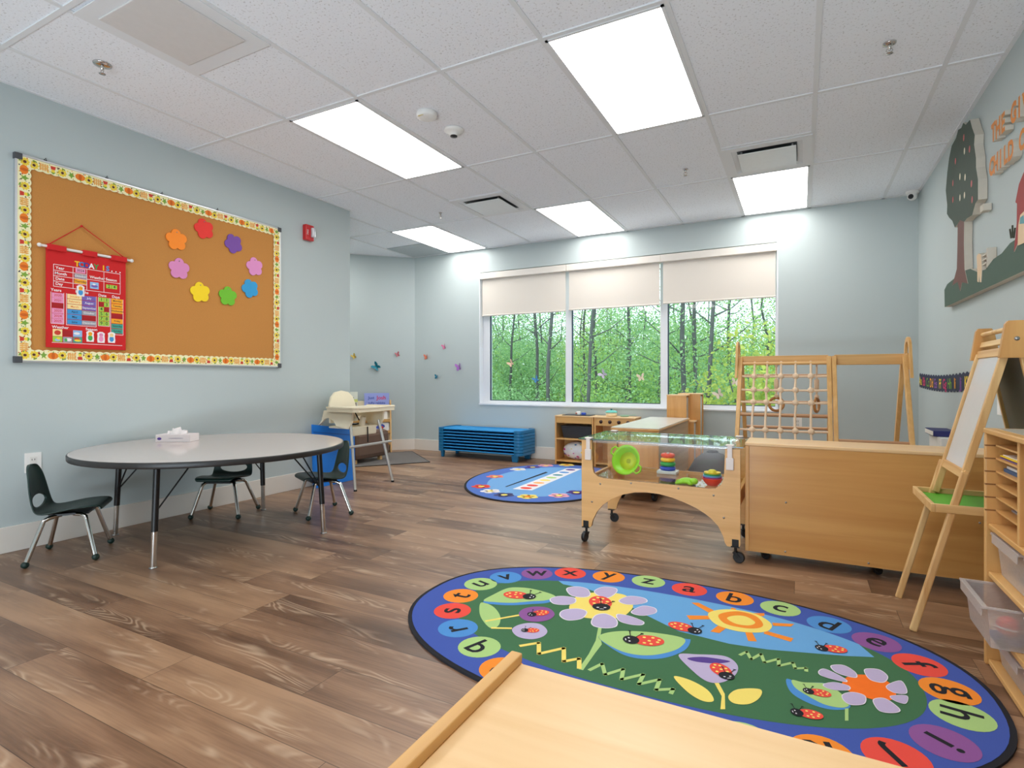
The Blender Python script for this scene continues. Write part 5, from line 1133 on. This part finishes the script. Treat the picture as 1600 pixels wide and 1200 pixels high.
m = MB(CLX); m.box(CXM + .02, CXR, RIDGE - .018, RIDGE + .018, 1.10, 1.178); part(t, 'top_beam', m, .003)
for x, s_ in ((CXL, -1), (CXR, 1)):
    xo = x + s_ * .017; pl = []; K = 14
    for k in range(K + 1): a = math.pi * k / K; pl.append((RIDGE + .115 * math.cos(a), 1.185 + .115 * math.sin(a)))
    pl += [(RIDGE - .175, .97), (RIDGE - .205, .955), (RIDGE - .135, .965)] if 0 else [(RIDGE - .175, 1.0), (RIDGE - .145, 1.0)]
    for k in range(K, -1, -1): a = math.pi * k / K; pl.append((RIDGE + .078 * math.cos(a), 1.185 + .085 * math.sin(a)))
    pl += [(RIDGE + .145, 1.0), (RIDGE + .175, 1.0)]
    m = MB(CL); n = len(pl)
    # built as a strip so the arch stays open
    outer = [(RIDGE + .175, 1.0)] + [(RIDGE + .115 * math.cos(math.pi * k / K), 1.185 + .115 * math.sin(math.pi * k / K)) for k in range(K + 1)] + [(RIDGE - .175, 1.0)]
    inn = [(RIDGE + .145, 1.0)] + [(RIDGE + .078 * math.cos(math.pi * k / K), 1.185 + .080 * math.sin(math.pi * k / K)) for k in range(K + 1)] + [(RIDGE - .145, 1.0)]
    vs = []; fs = []
    for xx in (xo - s_ * .002, xo + s_ * .016):
        for p in outer: vs.append((xx, p[0], p[1]))
        for p in inn: vs.append((xx, p[0], p[1]))
    q = len(outer)
    for k in range(q - 1): fs += [(k, k + 1, q + k + 1, q + k), (2 * q + k, 2 * q + k + 1, 3 * q + k + 1, 3 * q + k), (k, k + 1, 2 * q + k + 1, 2 * q + k), (q + k, q + k + 1, 3 * q + k + 1, 3 * q + k)]
    fs += [(0, q, 3 * q, 2 * q), (q - 1, 2 * q - 1, 4 * q - 1, 3 * q - 1)]
    m.add(vs, fs); part(t, 'end_arch', m, .002)
    m = MB(CL); m.prism([(RIDGE - .10, 1.06), (RIDGE + .10, 1.06), (RIDGE + .05, 1.18), (RIDGE - .05, 1.18)], lambda u, v: (xo - s_ * .004, u, v), lambda u, v: (xo + s_ * .004, u, v)); part(t, 'gusset', m)
zs = [face(1178, y).z for y in (588, 609, 628)]; zr = face(1230, 649).z; zl = [face(1178, y).z for y in (671, 691)]
m = MB(DOWEL); m.tube([(CXL, front(zr), zr), (CXM - .02, front(zr), zr)], .0135); part(t, 'rung', m)
m = MB(CLX); m.tube([(CXL, front(1.115), 1.115), (CXM - .02, front(1.115), 1.115)], .012); part(t, 'rung', m)
zz = face(1360, 691).z; m = MB(DOWEL); m.tube([(CXM + .02, front(zz), zz), (CXR, front(zz), zz)], .0135); part(t, 'rung', m)
zz = .28; m = MB(DOWEL); m.tube([(CXM + .02, front(zz), zz), (CXR, front(zz), zz)], .0135); part(t, 'rung', m)
for z in (1.02, .80, .58, .42, .22): m = MB(DOWEL); m.tube([(CXL, rear(z), z), (CXM, rear(z), z)], .0125); part(t, 'rung', m)
cols = [face(x, 600).x for x in (1178, 1198, 1220, 1243, 1267)]; rws = zs + [None] + zl
m = MB(ROPE)
for x in cols:
    pts = [(x, front(1.13), 1.13)] + [(x + .004 * math.sin(z * 40), front(z) - .012, z) for z in zs + [zr] + zl]; m.tube(pts, .0085, seg=7)
for z in zs + zl:
    pts = [(CXL, front(z) - .004, z)] + [(x, front(z) - .012, z - .003) for x in cols] + [(CXM - .02, front(z) - .004, z)]; m.tube(pts, .0085, seg=7)
net = part(t, 'rope_net', m)
for z in zs + zl:
    for x in cols: m = MB(ROPE); m.ball((x, front(z) - .014, z), .0235, seg=10); part(net, 'knot', m)
RNG = wood('ring_wood', (176, 116, 58), (206, 150, 90), 'x', .35)
for x, rz, yy, lb in ((AY(1213, 632, RIDGE)[0], .2, 0, 'left'), (AY(1276, 632, RIDGE)[0], 1.25, 0, 'right')):
    g = thing('gym_ring', 'wooden gym ring on a rope, %s of the two hanging behind the climbing net' % lb, 'gym ring', (x, RIDGE, .79), rz, 'pair of gym rings'); m = MB(RNG)
    m.tube([(.052 * math.cos(a * math.pi / 12), 0, .052 * math.sin(a * math.pi / 12)) for a in range(24)], .011, seg=10, closed=True); part(g, 'ring', m, local=True)
    m = MB(ROPE); m.tube([(0, 0, .05), (0, 0, .33)], .007, seg=8); m.tube([(0, 0, .10), (0, 0, .20)], .017, seg=10); m.ball((0, 0, .065), .018, seg=8); part(g, 'rope', m, local=True)
    m = MB(STEEL); m.tube([(.012 * math.cos(a * math.pi / 6), 0, .315 + .018 * math.sin(a * math.pi / 6)) for a in range(12)], .003, seg=6, closed=True); part(g, 'carabiner', m, local=True)

# ================================================================== EASEL
t = thing('easel', 'double-sided wooden easel with whiteboard and green tray standing by the rug', 'easel', (.66, 2.85, 0))
EF = lambda z: .392 + .2545 * z          # front frame line
ER = lambda z: .925 - .185 * z
Ya, Yb_ = 2.665, 3.035
for y in (Ya, Yb_):
    m = MB(PINE); m.beam((EF(0), y, 0), (EF(.64), y, .64), .019, .025, up=(1, 0, 0)); part(t, 'leg', m, .005)
    s_ = .019 if y < 2.8 else -.019
    m = MB(PINE); m.beam((EF(.50) + .006, y + s_, .50), (EF(1.10) + .006, y + s_, 1.10), .018, .025, up=(1, 0, 0)); part(t, 'frame_rail', m, .003)
    m = MB(PINE); m.beam((ER(0), y, 0), (ER(1.10), y, 1.10), .018, .026, up=(1, 0, 0)); part(t, 'leg', m, .004)
    m = MB(wood('pine_block', (186, 124, 62), (222, 170, 100), 'z', .4, .5)); y2 = y - .012 if y < 2.8 else y + .002
    m.prism([(.650, 1.075), (.752, 1.075), (.728, 1.20), (.720, 1.212), (.676, 1.212), (.668, 1.20)], lambda u, v: (u, y2 - .010, v), lambda u, v: (u, y2 + .012, v)); b_ = part(t, 'top_block', m, .003)
    m = MB(STEEL); m.lathe([(.008, 0), (.008, .003), (.001, .004)], (.70, y2 - .010, 1.145), M=Matrix.Rotation(R(90), 4, 'X'), seg=12); part(b_, 'bolt', m)
m = MB(PINE); m.tube([(.692, Ya, 1.185), (.692, Yb_, 1.185)], .010); part(t, 'paper_dowel', m)
for z, zz in ((1.140, .024), (1.098, .034), (.628, .036)):
    x = EF(z) + (.006 if z > .7 else .006); m = MB(wood('pine_rail_y', (205, 150, 88), (238, 200, 140), 'y', .42)); dz = zz / 2; m.beam((x, Ya, z), (x, Yb_, z), .016 if z < 1.12 else .012, zz, up=(.2545, 0, 1)); part(t, 'cross_rail', m, .003)
m = MB(plain('whiteboard', (214, 212, 212), .18, var=.02)); m.prism([(Ya + .03, .642), (Yb_ - .03, .642), (Yb_ - .03, 1.083), (Ya + .03, 1.083)], lambda u, v: (EF(v) + .004, u, v), lambda u, v: (EF(v) + .010, u, v)); part(t, 'whiteboard', m)
m = MB(plain('chalkboard_back', (118, 110, 98), .7)); m.prism([(Ya + .02, .60), (Yb_ - .02, .60), (Yb_ - .02, 1.09), (Ya + .02, 1.09)], lambda u, v: (ER(v) - .004, u, v), lambda u, v: (ER(v) + .004, u, v)); part(t, 'rear_board', m)
tz0, tz1, tx0, tx1 = .480, .512, .447, .86
TRY = wood('tray_pine', (206, 156, 92), (234, 196, 138), 'x', .42); m = MB(TRY)
m.box(tx0, tx0 + .014, Ya - .014, Yb_ + .014, tz0, tz1); m.box(tx1 - .014, tx1, Ya - .014, Yb_ + .014, tz0, tz1); m.box(tx0 + .014, tx1 - .014, Ya - .014, Ya - .001, tz0, tz1); m.box(tx0 + .014, tx1 - .014, Yb_ + .001, Yb_ + .014, tz0, tz1); tr_ = part(t, 'tray', m, .002)
m = MB(plain('tray_green', (92, 176, 40), .5)); m.box(tx0 + .014, tx1 - .014, Ya - .001, Yb_ + .001, tz0 + .004, tz0 + .010); part(tr_, 'tray_liner', m, label='bright green tray liner')

# ================================================================== SHELF UNIT WITH TRAYS, RIGHT FOREGROUND
SX0, SX1, SY0, SY1, SH = .570, .945, 1.29, 2.490, .825
t = thing('storage_shelf', 'birch classroom shelf with paper slots and clear bins at the right edge', 'shelf', (.757, 1.89, 0))
BYL = wood('shelf_birch', (212, 158, 92), (232, 184, 118), 'y', .36); BZL = wood('shelf_birch_z', (212, 158, 92), (232, 184, 118), 'z', .36)
m = MB(BZL); m.box(SX0, SX1, SY1 - .02, SY1, 0, SH - .018); part(t, 'side_panel', m, .004)
m = MB(BZL); m.box(SX0, SX1, SY0, SY0 + .02, 0, SH - .018); part(t, 'side_panel', m, .004)
m = MB(BYL); m.box(SX1 - .008, SX1, SY0 + .02, SY1 - .02, .02, SH - .018); part(t, 'back_panel', m)
m = MB(BYL); m.box(SX0 - .002, SX1, SY0 - .002, SY1 + .002, SH - .018, SH); tp2 = part(t, 'top_panel', m, .004)
m = MB(plain('grey_liner', (176, 170, 156), .4)); m.box(SX0 + .03, SX1 - .02, SY0 + .03, SY1 - .03, SH - .001, SH + .001); part(tp2, 'top_inlay', m)
main = [.494, .327, .162, .022]
for z in main: m = MB(BYL); m.box(SX0 + .008, SX1 - .008, SY0 + .02, SY1 - .02, z - .018, z); part(t, 'shelf', m, .003)
bays = [2.18, 1.88, 1.58]
for y in bays: m = MB(BZL); m.box(SX0 + .010, SX1 - .008, y - .009, y + .009, main[0], SH - .018); part(t, 'divider', m, .002)
for za, zb in ((.327, .476), (.162, .309), (.022, .144)):
    for y in (2.155, 1.85, 1.56): m = MB(BZL); m.box(SX0 + .03, SX1 - .008, y - .006, y + .006, za, zb); part(t, 'bin_divider', m)
slots = [.766, .721, .676, .631, .586, .541]; edg = [2.47, 2.189, 2.171, 1.889, 1.871, 1.589, 1.571, 1.31]
for z in slots: m = MB(BYL); m.box(SX0 + .028, SX1 - .01, edg[1], edg[0], z - .003, z + .003); part(t, 'slot_shelf', m)
for z in slots:                                    # grooves in the end panel's face
    m = MB(EDGE); m.box(SX0 - .0003, SX0 + .03, SY1 - .0205, SY1 - .012, z - .003, z + .002); part(t, 'slot_groove', m)
def paper(z, cn, col, h, yo, label):
    o = thing('paper_folder', label, 'folder', (.76, 2.33, z), group='folders and papers in the slots'); k = max(1, int(h / .004))
    m = MB(plain('folder_' + cn, col, .6)); m.box(.605 + yo, .90, 2.205, 2.452, z, z + h * .6); part(o, 'cover', m, .001)
    m = MB(plain('page_white', (242, 238, 230), .8)); m.box(.612 + yo, .895, 2.21, 2.448, z + h * .6, z + h); part(o, 'pages', m)
paper(.7245, 'violet', (120, 90, 150), .006, .0, 'violet folder under the yellow one in the second paper slot'); 
paper(.7310, 'yellow', (250, 214, 30), .007, .0, 'yellow folder in the second paper slot of the shelf unit')
paper(.6795, 'blue', (60, 92, 136), .020, .01, 'thick blue folder in the third paper slot of the shelf unit')
paper(.5445, 'grey', (170, 170, 176), .010, .03, 'grey paper stack in the lowest thin slot of the shelf unit')
paper(.4950, 'coral', (236, 100, 50), .006, .05, 'coral red folder on the shelf below the paper slots')
o = thing('pink_toy', 'bright pink toy on the shelf right of the paper slots', 'toy', (.66, 2.05, .494)); m = MB(plain('toy_pink', (226, 50, 130), .5))
m.ball((.66, 2.05, .523), .028, seg=12); part(o, 'body', m)
for q in (-1, 1): m = MB(plain('toy_pink', (226, 50, 130), .5)); m.ball((.66, 2.05 + q * .024, .545), .012, seg=8); part(o, 'ear', m)
BIN = clear('bin_plastic', (.93, .92, .92), rough=.12, haze=.45, hazecol=(236, 230, 228))
def clearbin(x0, y0, y1, z, h, label, fill=None):
    L = .335; t = thing('clear_bin', label, 'storage bin', (x0 + L / 2, (y0 + y1) / 2, z), group='clear storage bins'); m = MB(BIN); tp_ = .016
    A = [(x0 + tp_, y0 + tp_), (x0 + L - tp_, y0 + tp_), (x0 + L - tp_, y1 - tp_), (x0 + tp_, y1 - tp_)]; B = [(x0 + .004, y0 + .004), (x0 + L - .004, y0 + .004), (x0 + L - .004, y1 - .004), (x0 + .004, y1 - .004)]
    vs = [(*p, z + .001) for p in A] + [(*p, z + h) for p in B]; m.add(vs, [(0, 1, 2, 3)] + [(i, (i + 1) % 4, 4 + (i + 1) % 4, 4 + i) for i in range(4)]); part(t, 'bin_body', m, .0)
    m = MB(BIN); q = .010
    m.box(x0 - q, x0 + .005, y0 - .004, y1 + .004, z + h - .004, z + h + .004); m.box(x0 + L - .005, x0 + L, y0 - .004, y1 + .004, z + h - .004, z + h + .004); m.box(x0, x0 + L, y0 - .004, y0 + .005, z + h - .004, z + h + .004); m.box(x0, x0 + L, y1 - .005, y1 + .004, z + h - .004, z + h + .004)
    m.box(x0 - q, x0 - q + .003, y0 + .01, y1 - .01, z + h - .030, z + h); part(t, 'rim', m, .002)
clearbin(.590, 2.182, 2.452, .328, .135, 'clear bin on the upper bin shelf, left bay of the shelf unit')
clearbin(.590, 1.870, 2.135, .328, .135, 'clear bin on the upper bin shelf, second bay of the shelf unit')
clearbin(.505, 2.182, 2.452, .163, .128, 'clear bin pulled forward with red and blue toys in it')
clearbin(.590, 1.870, 2.135, .163, .128, 'clear bin right of the one pulled forward on the middle shelf')
clearbin(.590, 2.182, 2.452, .023, .105, 'clear bin on the bottom shelf, left bay of the shelf unit')
clearbin(.590, 1.870, 2.135, .023, .105, 'clear bin on the bottom shelf, second bay of the shelf unit')
o = thing('toy_ball', 'red toy ball inside the bin that is pulled forward', 'ball', (.575, 2.24, .165)); m = MB(plain('toy_red', (206, 50, 40), .4)); m.ball((.575, 2.245, .222), .032); part(o, 'ball_body', m)
m = MB(WHITEP); m.lathe([(.0323, -.003), (.0325, 0), (.0323, .003)], (.575, 2.245, .222), cap=False, seg=20); part(o, 'stripe', m)
o = thing('toy_car', 'blue toy vehicle with black wheel inside the bin pulled forward', 'toy car', (.575, 2.24, .165)); m = MB(plain('toy_navy', (50, 80, 140), .4)); m.box(.535, .625, 2.212, 2.285, .172, .192); part(o, 'body', m, .006)
for x in (.55, .61): m = MB(BLACKP); m.tube([(x, 2.204, .180), (x, 2.212, .180)], .014, seg=14); part(o, 'wheel', m)

# ================================================================== NEAR SHELF TOP (bottom of the photo)
NX0, NX1, NY0, NY1, NH = -.371, .60, .30, .701, .60
t = thing('near_cabinet', 'pale birch cabinet top with raised edge in the bottom foreground', 'cabinet', (.11, .5, 0))
m = MB(BIRCHZ); m.box(NX0, NX0 + .018, NY0, NY1, 0, NH - .008); part(t, 'side_panel', m)
m = MB(BIRCHZ); m.box(NX1 - .018, NX1, NY0, NY1, 0, NH - .008); part(t, 'side_panel', m)
m = MB(BIRCH); m.box(NX0 + .018, NX1 - .018, NY1 - .010, NY1, .02, NH - .025); part(t, 'back_panel', m)
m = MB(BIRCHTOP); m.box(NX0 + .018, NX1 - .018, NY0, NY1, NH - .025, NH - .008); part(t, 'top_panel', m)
m = MB(BIRCHY); m.box(NX0, NX0 + .0175, NY0, NY1 + .004, NH - .008, NH + .006); part(t, 'raised_edge', m, .002)
m = MB(BIRCHY); m.box(NX1 - .0175, NX1, NY0, NY1 + .004, NH - .008, NH + .006); part(t, 'raised_edge', m, .002)
for z in (.02, .30): m = MB(BIRCH); m.box(NX0 + .018, NX1 - .018, NY0, NY1 - .01, z, z + .018); part(t, 'shelf', m)

# ================================================================== RIGHT WALL
WXm = XR - .042
def wallpoly(m, pts, mat, side, x0=WXm, x1=None):
    x1 = x1 if x1 is not None else XR - .002
    P_ = [AX(px, py, x0) for px, py in pts]; P_ = [(p[1], p[2]) for p in P_]; m.prism(P_, lambda u, v: (x0, u, v), lambda u, v: (x1, u, v), mat, side)
FOAM = plain('foam_edge', (206, 198, 184), .8)
MG = plain('mural_green', (70, 92, 78), .7); MT = plain('mural_bark', (112, 74, 66), .7); MC = plain('mural_leaf', (56, 72, 58), .7, var=.12); MR = plain('mural_red', (156, 52, 50), .7); MCR = plain('mural_cream', (226, 196, 160), .7)
t = thing('wall_mural', 'raised wall mural of a tree, hill and red barn on the right wall', 'wall mural', (XR, 4.3, 1.5))
m = MB(MG, FOAM); wallpoly(m, [(1476, 480), (1475.5, 453), (1480, 444), (1490, 436), (1503, 424), (1516, 420), (1527, 425), (1540, 421), (1552, 405), (1565, 396), (1578, 380), (1590, 372), (1600, 376), (1640, 372), (1640, 402), (1600, 423)], MG, FOAM); part(t, 'hill', m)
m = MB(MT, FOAM); wallpoly(m, [(1496.5, 340), (1506.6, 340), (1506, 380), (1507, 420), (1512, 443), (1503, 441), (1500, 455), (1496, 440), (1488, 446), (1495, 420), (1496, 380)], MT, FOAM, x0=WXm - .002); part(t, 'trunk', m)
crown = [(1515.6, 187), (1519, 200), (1523, 211), (1522, 226), (1525, 247), (1525, 262), (1528, 280), (1528, 312), (1524, 318), (1519, 336), (1511, 341), (1506.6, 346.5), (1500, 344), (1492, 355.6), (1488, 345), (1483, 340), (1479.5, 334), (1480, 320), (1477.7, 298), (1480, 270), (1483, 247), (1487, 228), (1494, 215), (1497, 203), (1502, 200), (1505, 192), (1509, 195)]
m = MB(MC, FOAM); wallpoly(m, crown, MC, FOAM, x0=WXm - .004); cr_ = part(t, 'tree_crown', m)
for px, py in [(1506, 215), (1507, 236), (1515, 233), (1493, 252), (1500, 276), (1508, 277), (1489, 286), (1518, 287), (1507, 305), (1489, 312), (1500, 309), (1519, 312)]:
    _, Y, Z = AX(px, py, WXm - .005); m = MB([REDP, CREAMP][(px + py) % 3 == 0]); circ(m, lambda a, b: (WXm - .0055, a, b), Y, Z, .016, .022, None, 10); part(cr_, 'apple', m, fix=False)
yb_, zb_ = 3.55, 1.60
m = MB(MR, FOAM); wallpoly(m, [(1584, 394), (1588.5, 350), (1589, 318), (1586.5, 316), (1592, 288), (1600, 268), (1616, 262), (1636, 300), (1634, 306), (1632, 372), (1590, 380)], MR, FOAM, x0=WXm - .004); bn = part(t, 'barn', m)
m = MB(MCR); p_ = [AX(x, y, WXm - .0055) for x, y in [(1590, 384), (1591, 352), (1594, 336), (1600, 330), (1606, 334), (1608, 376)]]; m.add(p_, [tuple(range(6))]); part(bn, 'barn_door', m, fix=False)
m = MB(plain('mural_blue', (90, 150, 160), .6)); p_ = [AX(x, y, WXm - .0065) for x, y in [(1593, 350), (1594, 340), (1599, 336), (1601, 349)]]; m.add(p_, [tuple(range(4))]); part(bn, 'barn_window', m, fix=False)
m = MB(plain('mural_grass', (60, 62, 50), .7))
for a, b in (((1580, 372), (1578, 358)), ((1582, 372), (1582, 352)), ((1584, 372), (1586, 356))): m.beam(AX(*a, WXm), AX(*b, WXm), .006, .006)
part(t, 'grass_tuft', m)
m = MB(MCR, FOAM); wallpoly(m, [(1527, 440), (1527, 425), (1526, 400), (1529, 396), (1533, 398), (1534, 420), (1533, 441), (1531, 441), (1530, 428), (1529, 441)], MCR, FOAM, x0=WXm - .003); part(t, 'small_figure', m)
m = MB(FOAM)
for k in range(3): a = AX(1534, 402 + k * 7, WXm); m.box(WXm, XR - .002, a[1] - .10, a[1], a[2], a[2] + .010)
m.box(WXm, XR - .002, a[1] - .105, a[1] - .090, 1.60, 1.72); part(t, 'small_ladder', m)
m = MB(FOAM); a = AX(1531, 328, WXm); m.box(WXm, XR - .002, a[1] - .06, a[1], a[2] - .02, a[2] + .02); part(t, 'birdhouse', m, .003)
LO = plain('letter_orange', (214, 130, 50), .7)
def wallword(word, pa, pb, label):
    """letters from pixel pa to pixel pb along the wall"""
    A = AX(*pa, XR - .038); B = AX(*pb, XR - .038); n = len(word); t = thing('wall_lettering', label, 'lettering', (XR, A[1], A[2]), group='raised orange lettering on the right wall')
    step = (Vector(B) - Vector(A)) / max(1, n - 1); size = abs(step.y) * 1.45
    for i, chh in enumerate(word):
        if chh == ' ': continue
        c = Vector(A) + step * i; vs, fs = textpolys(chh, .045); m = MB(LO, FOAM); k = len(vs)
        cnt = {}
        for f in fs:
            for a_, b_ in zip(f, f[1:] + f[:1]): cnt[frozenset((a_, b_))] = cnt.get(frozenset((a_, b_)), 0) + 1
        Fp = [(XR - .038, c.y - x * size, c.z + y * size * 1.15) for x, y in vs]; Bp = [(XR - .002, p[1], p[2]) for p in Fp]
        m.add(Fp, fs, LO); m.add(Bp, [f[::-1] for f in fs], FOAM); m.add(Fp + Bp, [(a_, b_, b_ + k, a_ + k) for a_, b_ in [tuple(e_) for e_, q in cnt.items() if q == 1]], FOAM); part(t, 'letter', m, fix=False)
wallword('THE GIVI', (1552, 208), (1612, 150), "raised orange letters reading 'THE GIVI' at the top right edge")
wallword('CHILD CA', (1549, 262), (1606, 212), "raised orange letters reading 'CHILD CA' below the first line")

# alphabet border strip
t = thing('alphabet_strip', 'navy scalloped alphabet strip along the right wall behind the easel', 'wall strip', (XR, 5.3, .96))
m = MB(plain('strip_navy', (46, 52, 78), .7)); top = []; bot = []; n = 76
def zc(y): return .978 - .022 * math.sin((6.12 - y) / 1.7 * math.pi)
for i in range(n + 1):
    y = 6.12 - 1.75 * i / n; top.append((y, zc(y) + .056 + (.014 if i % 4 == 2 else 0 if i % 4 == 0 else .008))); bot.append((y, zc(y) - .062 + (.010 if i % 4 in (1, 2) else 0)))
pl = top + bot[::-1]; vs = [(XR - .004, a, b) for a, b in pl]; k = len(top)
m.add([(XR - .004, *p) for p in top] + [(XR - .004, *p) for p in bot], [(i, i + 1, k + i + 1, k + i) for i in range(k - 1)]); part(t, 'paper_strip', m, fix=False)
cc = [YEL, plain('strip_pink', (214, 60, 110), .7), LGR, ORA, plain('strip_violet', (150, 90, 170), .7)]
for i, chh in enumerate('Aa Bb Cc Dd Ee Ff Gg Hh Ii Jj Kk'.split()):
    y = 6.06 - i * .155; m = MB(cc[i % 5]); text(m, chh, lambda a, b: (XR - .0055, y - a, zc(y) - .004 + b), .105, cc[i % 5], .015); part(t, 'letter_pair', m, fix=False)
# things against the right wall beyond the long cabinet
t = thing('white_crate', 'white storage box against the right wall behind the easel', 'box', (.86, 4.80, 0)); m = MB(plain('box_white', (232, 230, 224), .6)); m.box(.82, .938, 4.55, 4.92, 0, .60); part(t, 'box_body', m, .004)
m = MB(plain('box_red', (196, 40, 50), .6)); m.box(.8185, .8200, 4.60, 4.88, .42, .50); part(t, 'red_label', m)
t = thing('navy_binder', 'navy blue book lying on the white box behind the easel', 'book', (.86, 4.8, .60)); m = MB(plain('cover_navy', (40, 44, 110), .5)); m.box(.80, .93, 4.66, 4.95, .601, .640); part(t, 'cover', m, .004)
m = MB(plain('page_white', (242, 238, 230), .8)); m.box(.7985, .80, 4.67, 4.94, .606, .635); part(t, 'pages', m)
t = thing('wall_poster', 'small white sheet with red block on the right wall, seen through the easel', 'poster', (XR, 3.72, .88)); m = MB(plain('poster_white', (236, 234, 230), .7)); m.box(XR - .003, XR - .001, 3.60, 3.90, .80, .94); part(t, 'sheet', m)
m = MB(REDP); m.box(XR - .0045, XR - .003, 3.62, 3.72, .845, .90); part(t, 'red_block', m)

# ================================================================== BUTTERFLIES
def butterfly(loc, nrm, col, s, rot, label, fold=.7):
    n = Vector(nrm).normalized(); up = Vector((0, 0, 1)); u = up.cross(n).normalized(); M = Matrix((u, up, n)).transposed().to_4x4()
    t = thing('paper_butterfly', label, 'butterfly', loc, group='paper butterflies on the walls and window panes'); t.rotation_euler = (M @ Matrix.Rotation(rot, 4, 'Z')).to_euler()
    mt = plain('butterfly_' + '_'.join(map(str, col)), col, .5)
    for q in (-1, 1):
        m = MB(mt); pl = [(0, .1), (.35, .75), (.85, 1.0), (1.0, .7), (.8, .2), (.5, .02), (.7, -.2), (.72, -.6), (.45, -.8), (.15, -.5), (0, -.2)]
        pts = [(q * x * math.cos(fold), y, .08 + x * math.sin(fold)) for x, y in pl]; pts = [tuple(s * c for c in p) for p in pts]; pts2 = [(x, y, z + .0012) for x, y, z in pts]; k = len(pts)
        m.add(pts + pts2, [tuple(range(k)), tuple(range(k, 2 * k))[::-1]] + [(i, (i + 1) % k, k + (i + 1) % k, k + i) for i in range(k)]); part(t, 'wing', m, local=True)
    m = MB(INK); m.tube([(0, -.5 * s, .06 * s), (0, .5 * s, .06 * s)], .05 * s, seg=6); part(t, 'body', m, local=True)
def onAngled(px, py):
    r = ray(px, py); a, b = A0, A1; d = b - a; k = (a.x * d.y - a.y * d.x) / (r[0] * d.y - r[1] * d.x); return Vector((r[0] * k, r[1] * k, 1 + r[2] * k))
nI = -nA
for px, py, col, s, rot, lb in ((553, 557, (206, 176, 70), .040, .6, 'small yellow paper butterfly on the alcove wall beside the wall corner'), (588, 573, (30, 130, 150), .066, .9, 'large teal paper butterfly on the alcove wall above the book rack'), (621, 554, (206, 120, 130), .040, .4, 'small rose paper butterfly on the alcove wall, right of the teal one')):
    butterfly(onAngled(px, py) + Vector((nI.x, nI.y, 0)) * .002, (nI.x, nI.y, 0), col, s, rot, lb)
for px, py, col, s, rot, lb in ((667, 558, (216, 120, 90), .042, .1, 'orange paper butterfly on the back wall, nearest the corner'), (695, 542, (206, 110, 150), .040, .3, 'pink paper butterfly, highest on the back wall'), (683, 589, (40, 130, 160), .036, -.2, 'small blue paper butterfly, lowest on the back wall above the cots'), (718, 574, (170, 110, 190), .056, .2, 'purple paper butterfly on the back wall next to the window')):
    X, Y, Z = AY(px, py, YB); butterfly((X, YB - .002, Z), (0, -1, 0), col, s, rot, lb)
for px, py, col, s, rot, lb in ((799, 568, (236, 196, 170), .048, .7, 'pale peach paper butterfly on the left window pane'), (838, 593, (70, 140, 190), .045, .5, 'blue paper butterfly on the left window pane'), (943, 585, (196, 190, 206), .055, .8, 'pale lilac paper butterfly on the middle window pane, left'), (1002, 590, (232, 214, 190), .050, .2, 'pale cream paper butterfly on the middle window pane, right'), (1123, 616, (228, 214, 200), .055, .6, 'pale cream paper butterfly low on the right window pane'), (1149, 597, (240, 226, 210), .045, -.2, 'pale cream butterfly on the right pane beside the climbing frame')):
    X, Y, Z = AY(px, py, FY0 + .028); butterfly((X, FY0 + .028, Z), (0, -1, 0), col, s, rot, lb, .45)
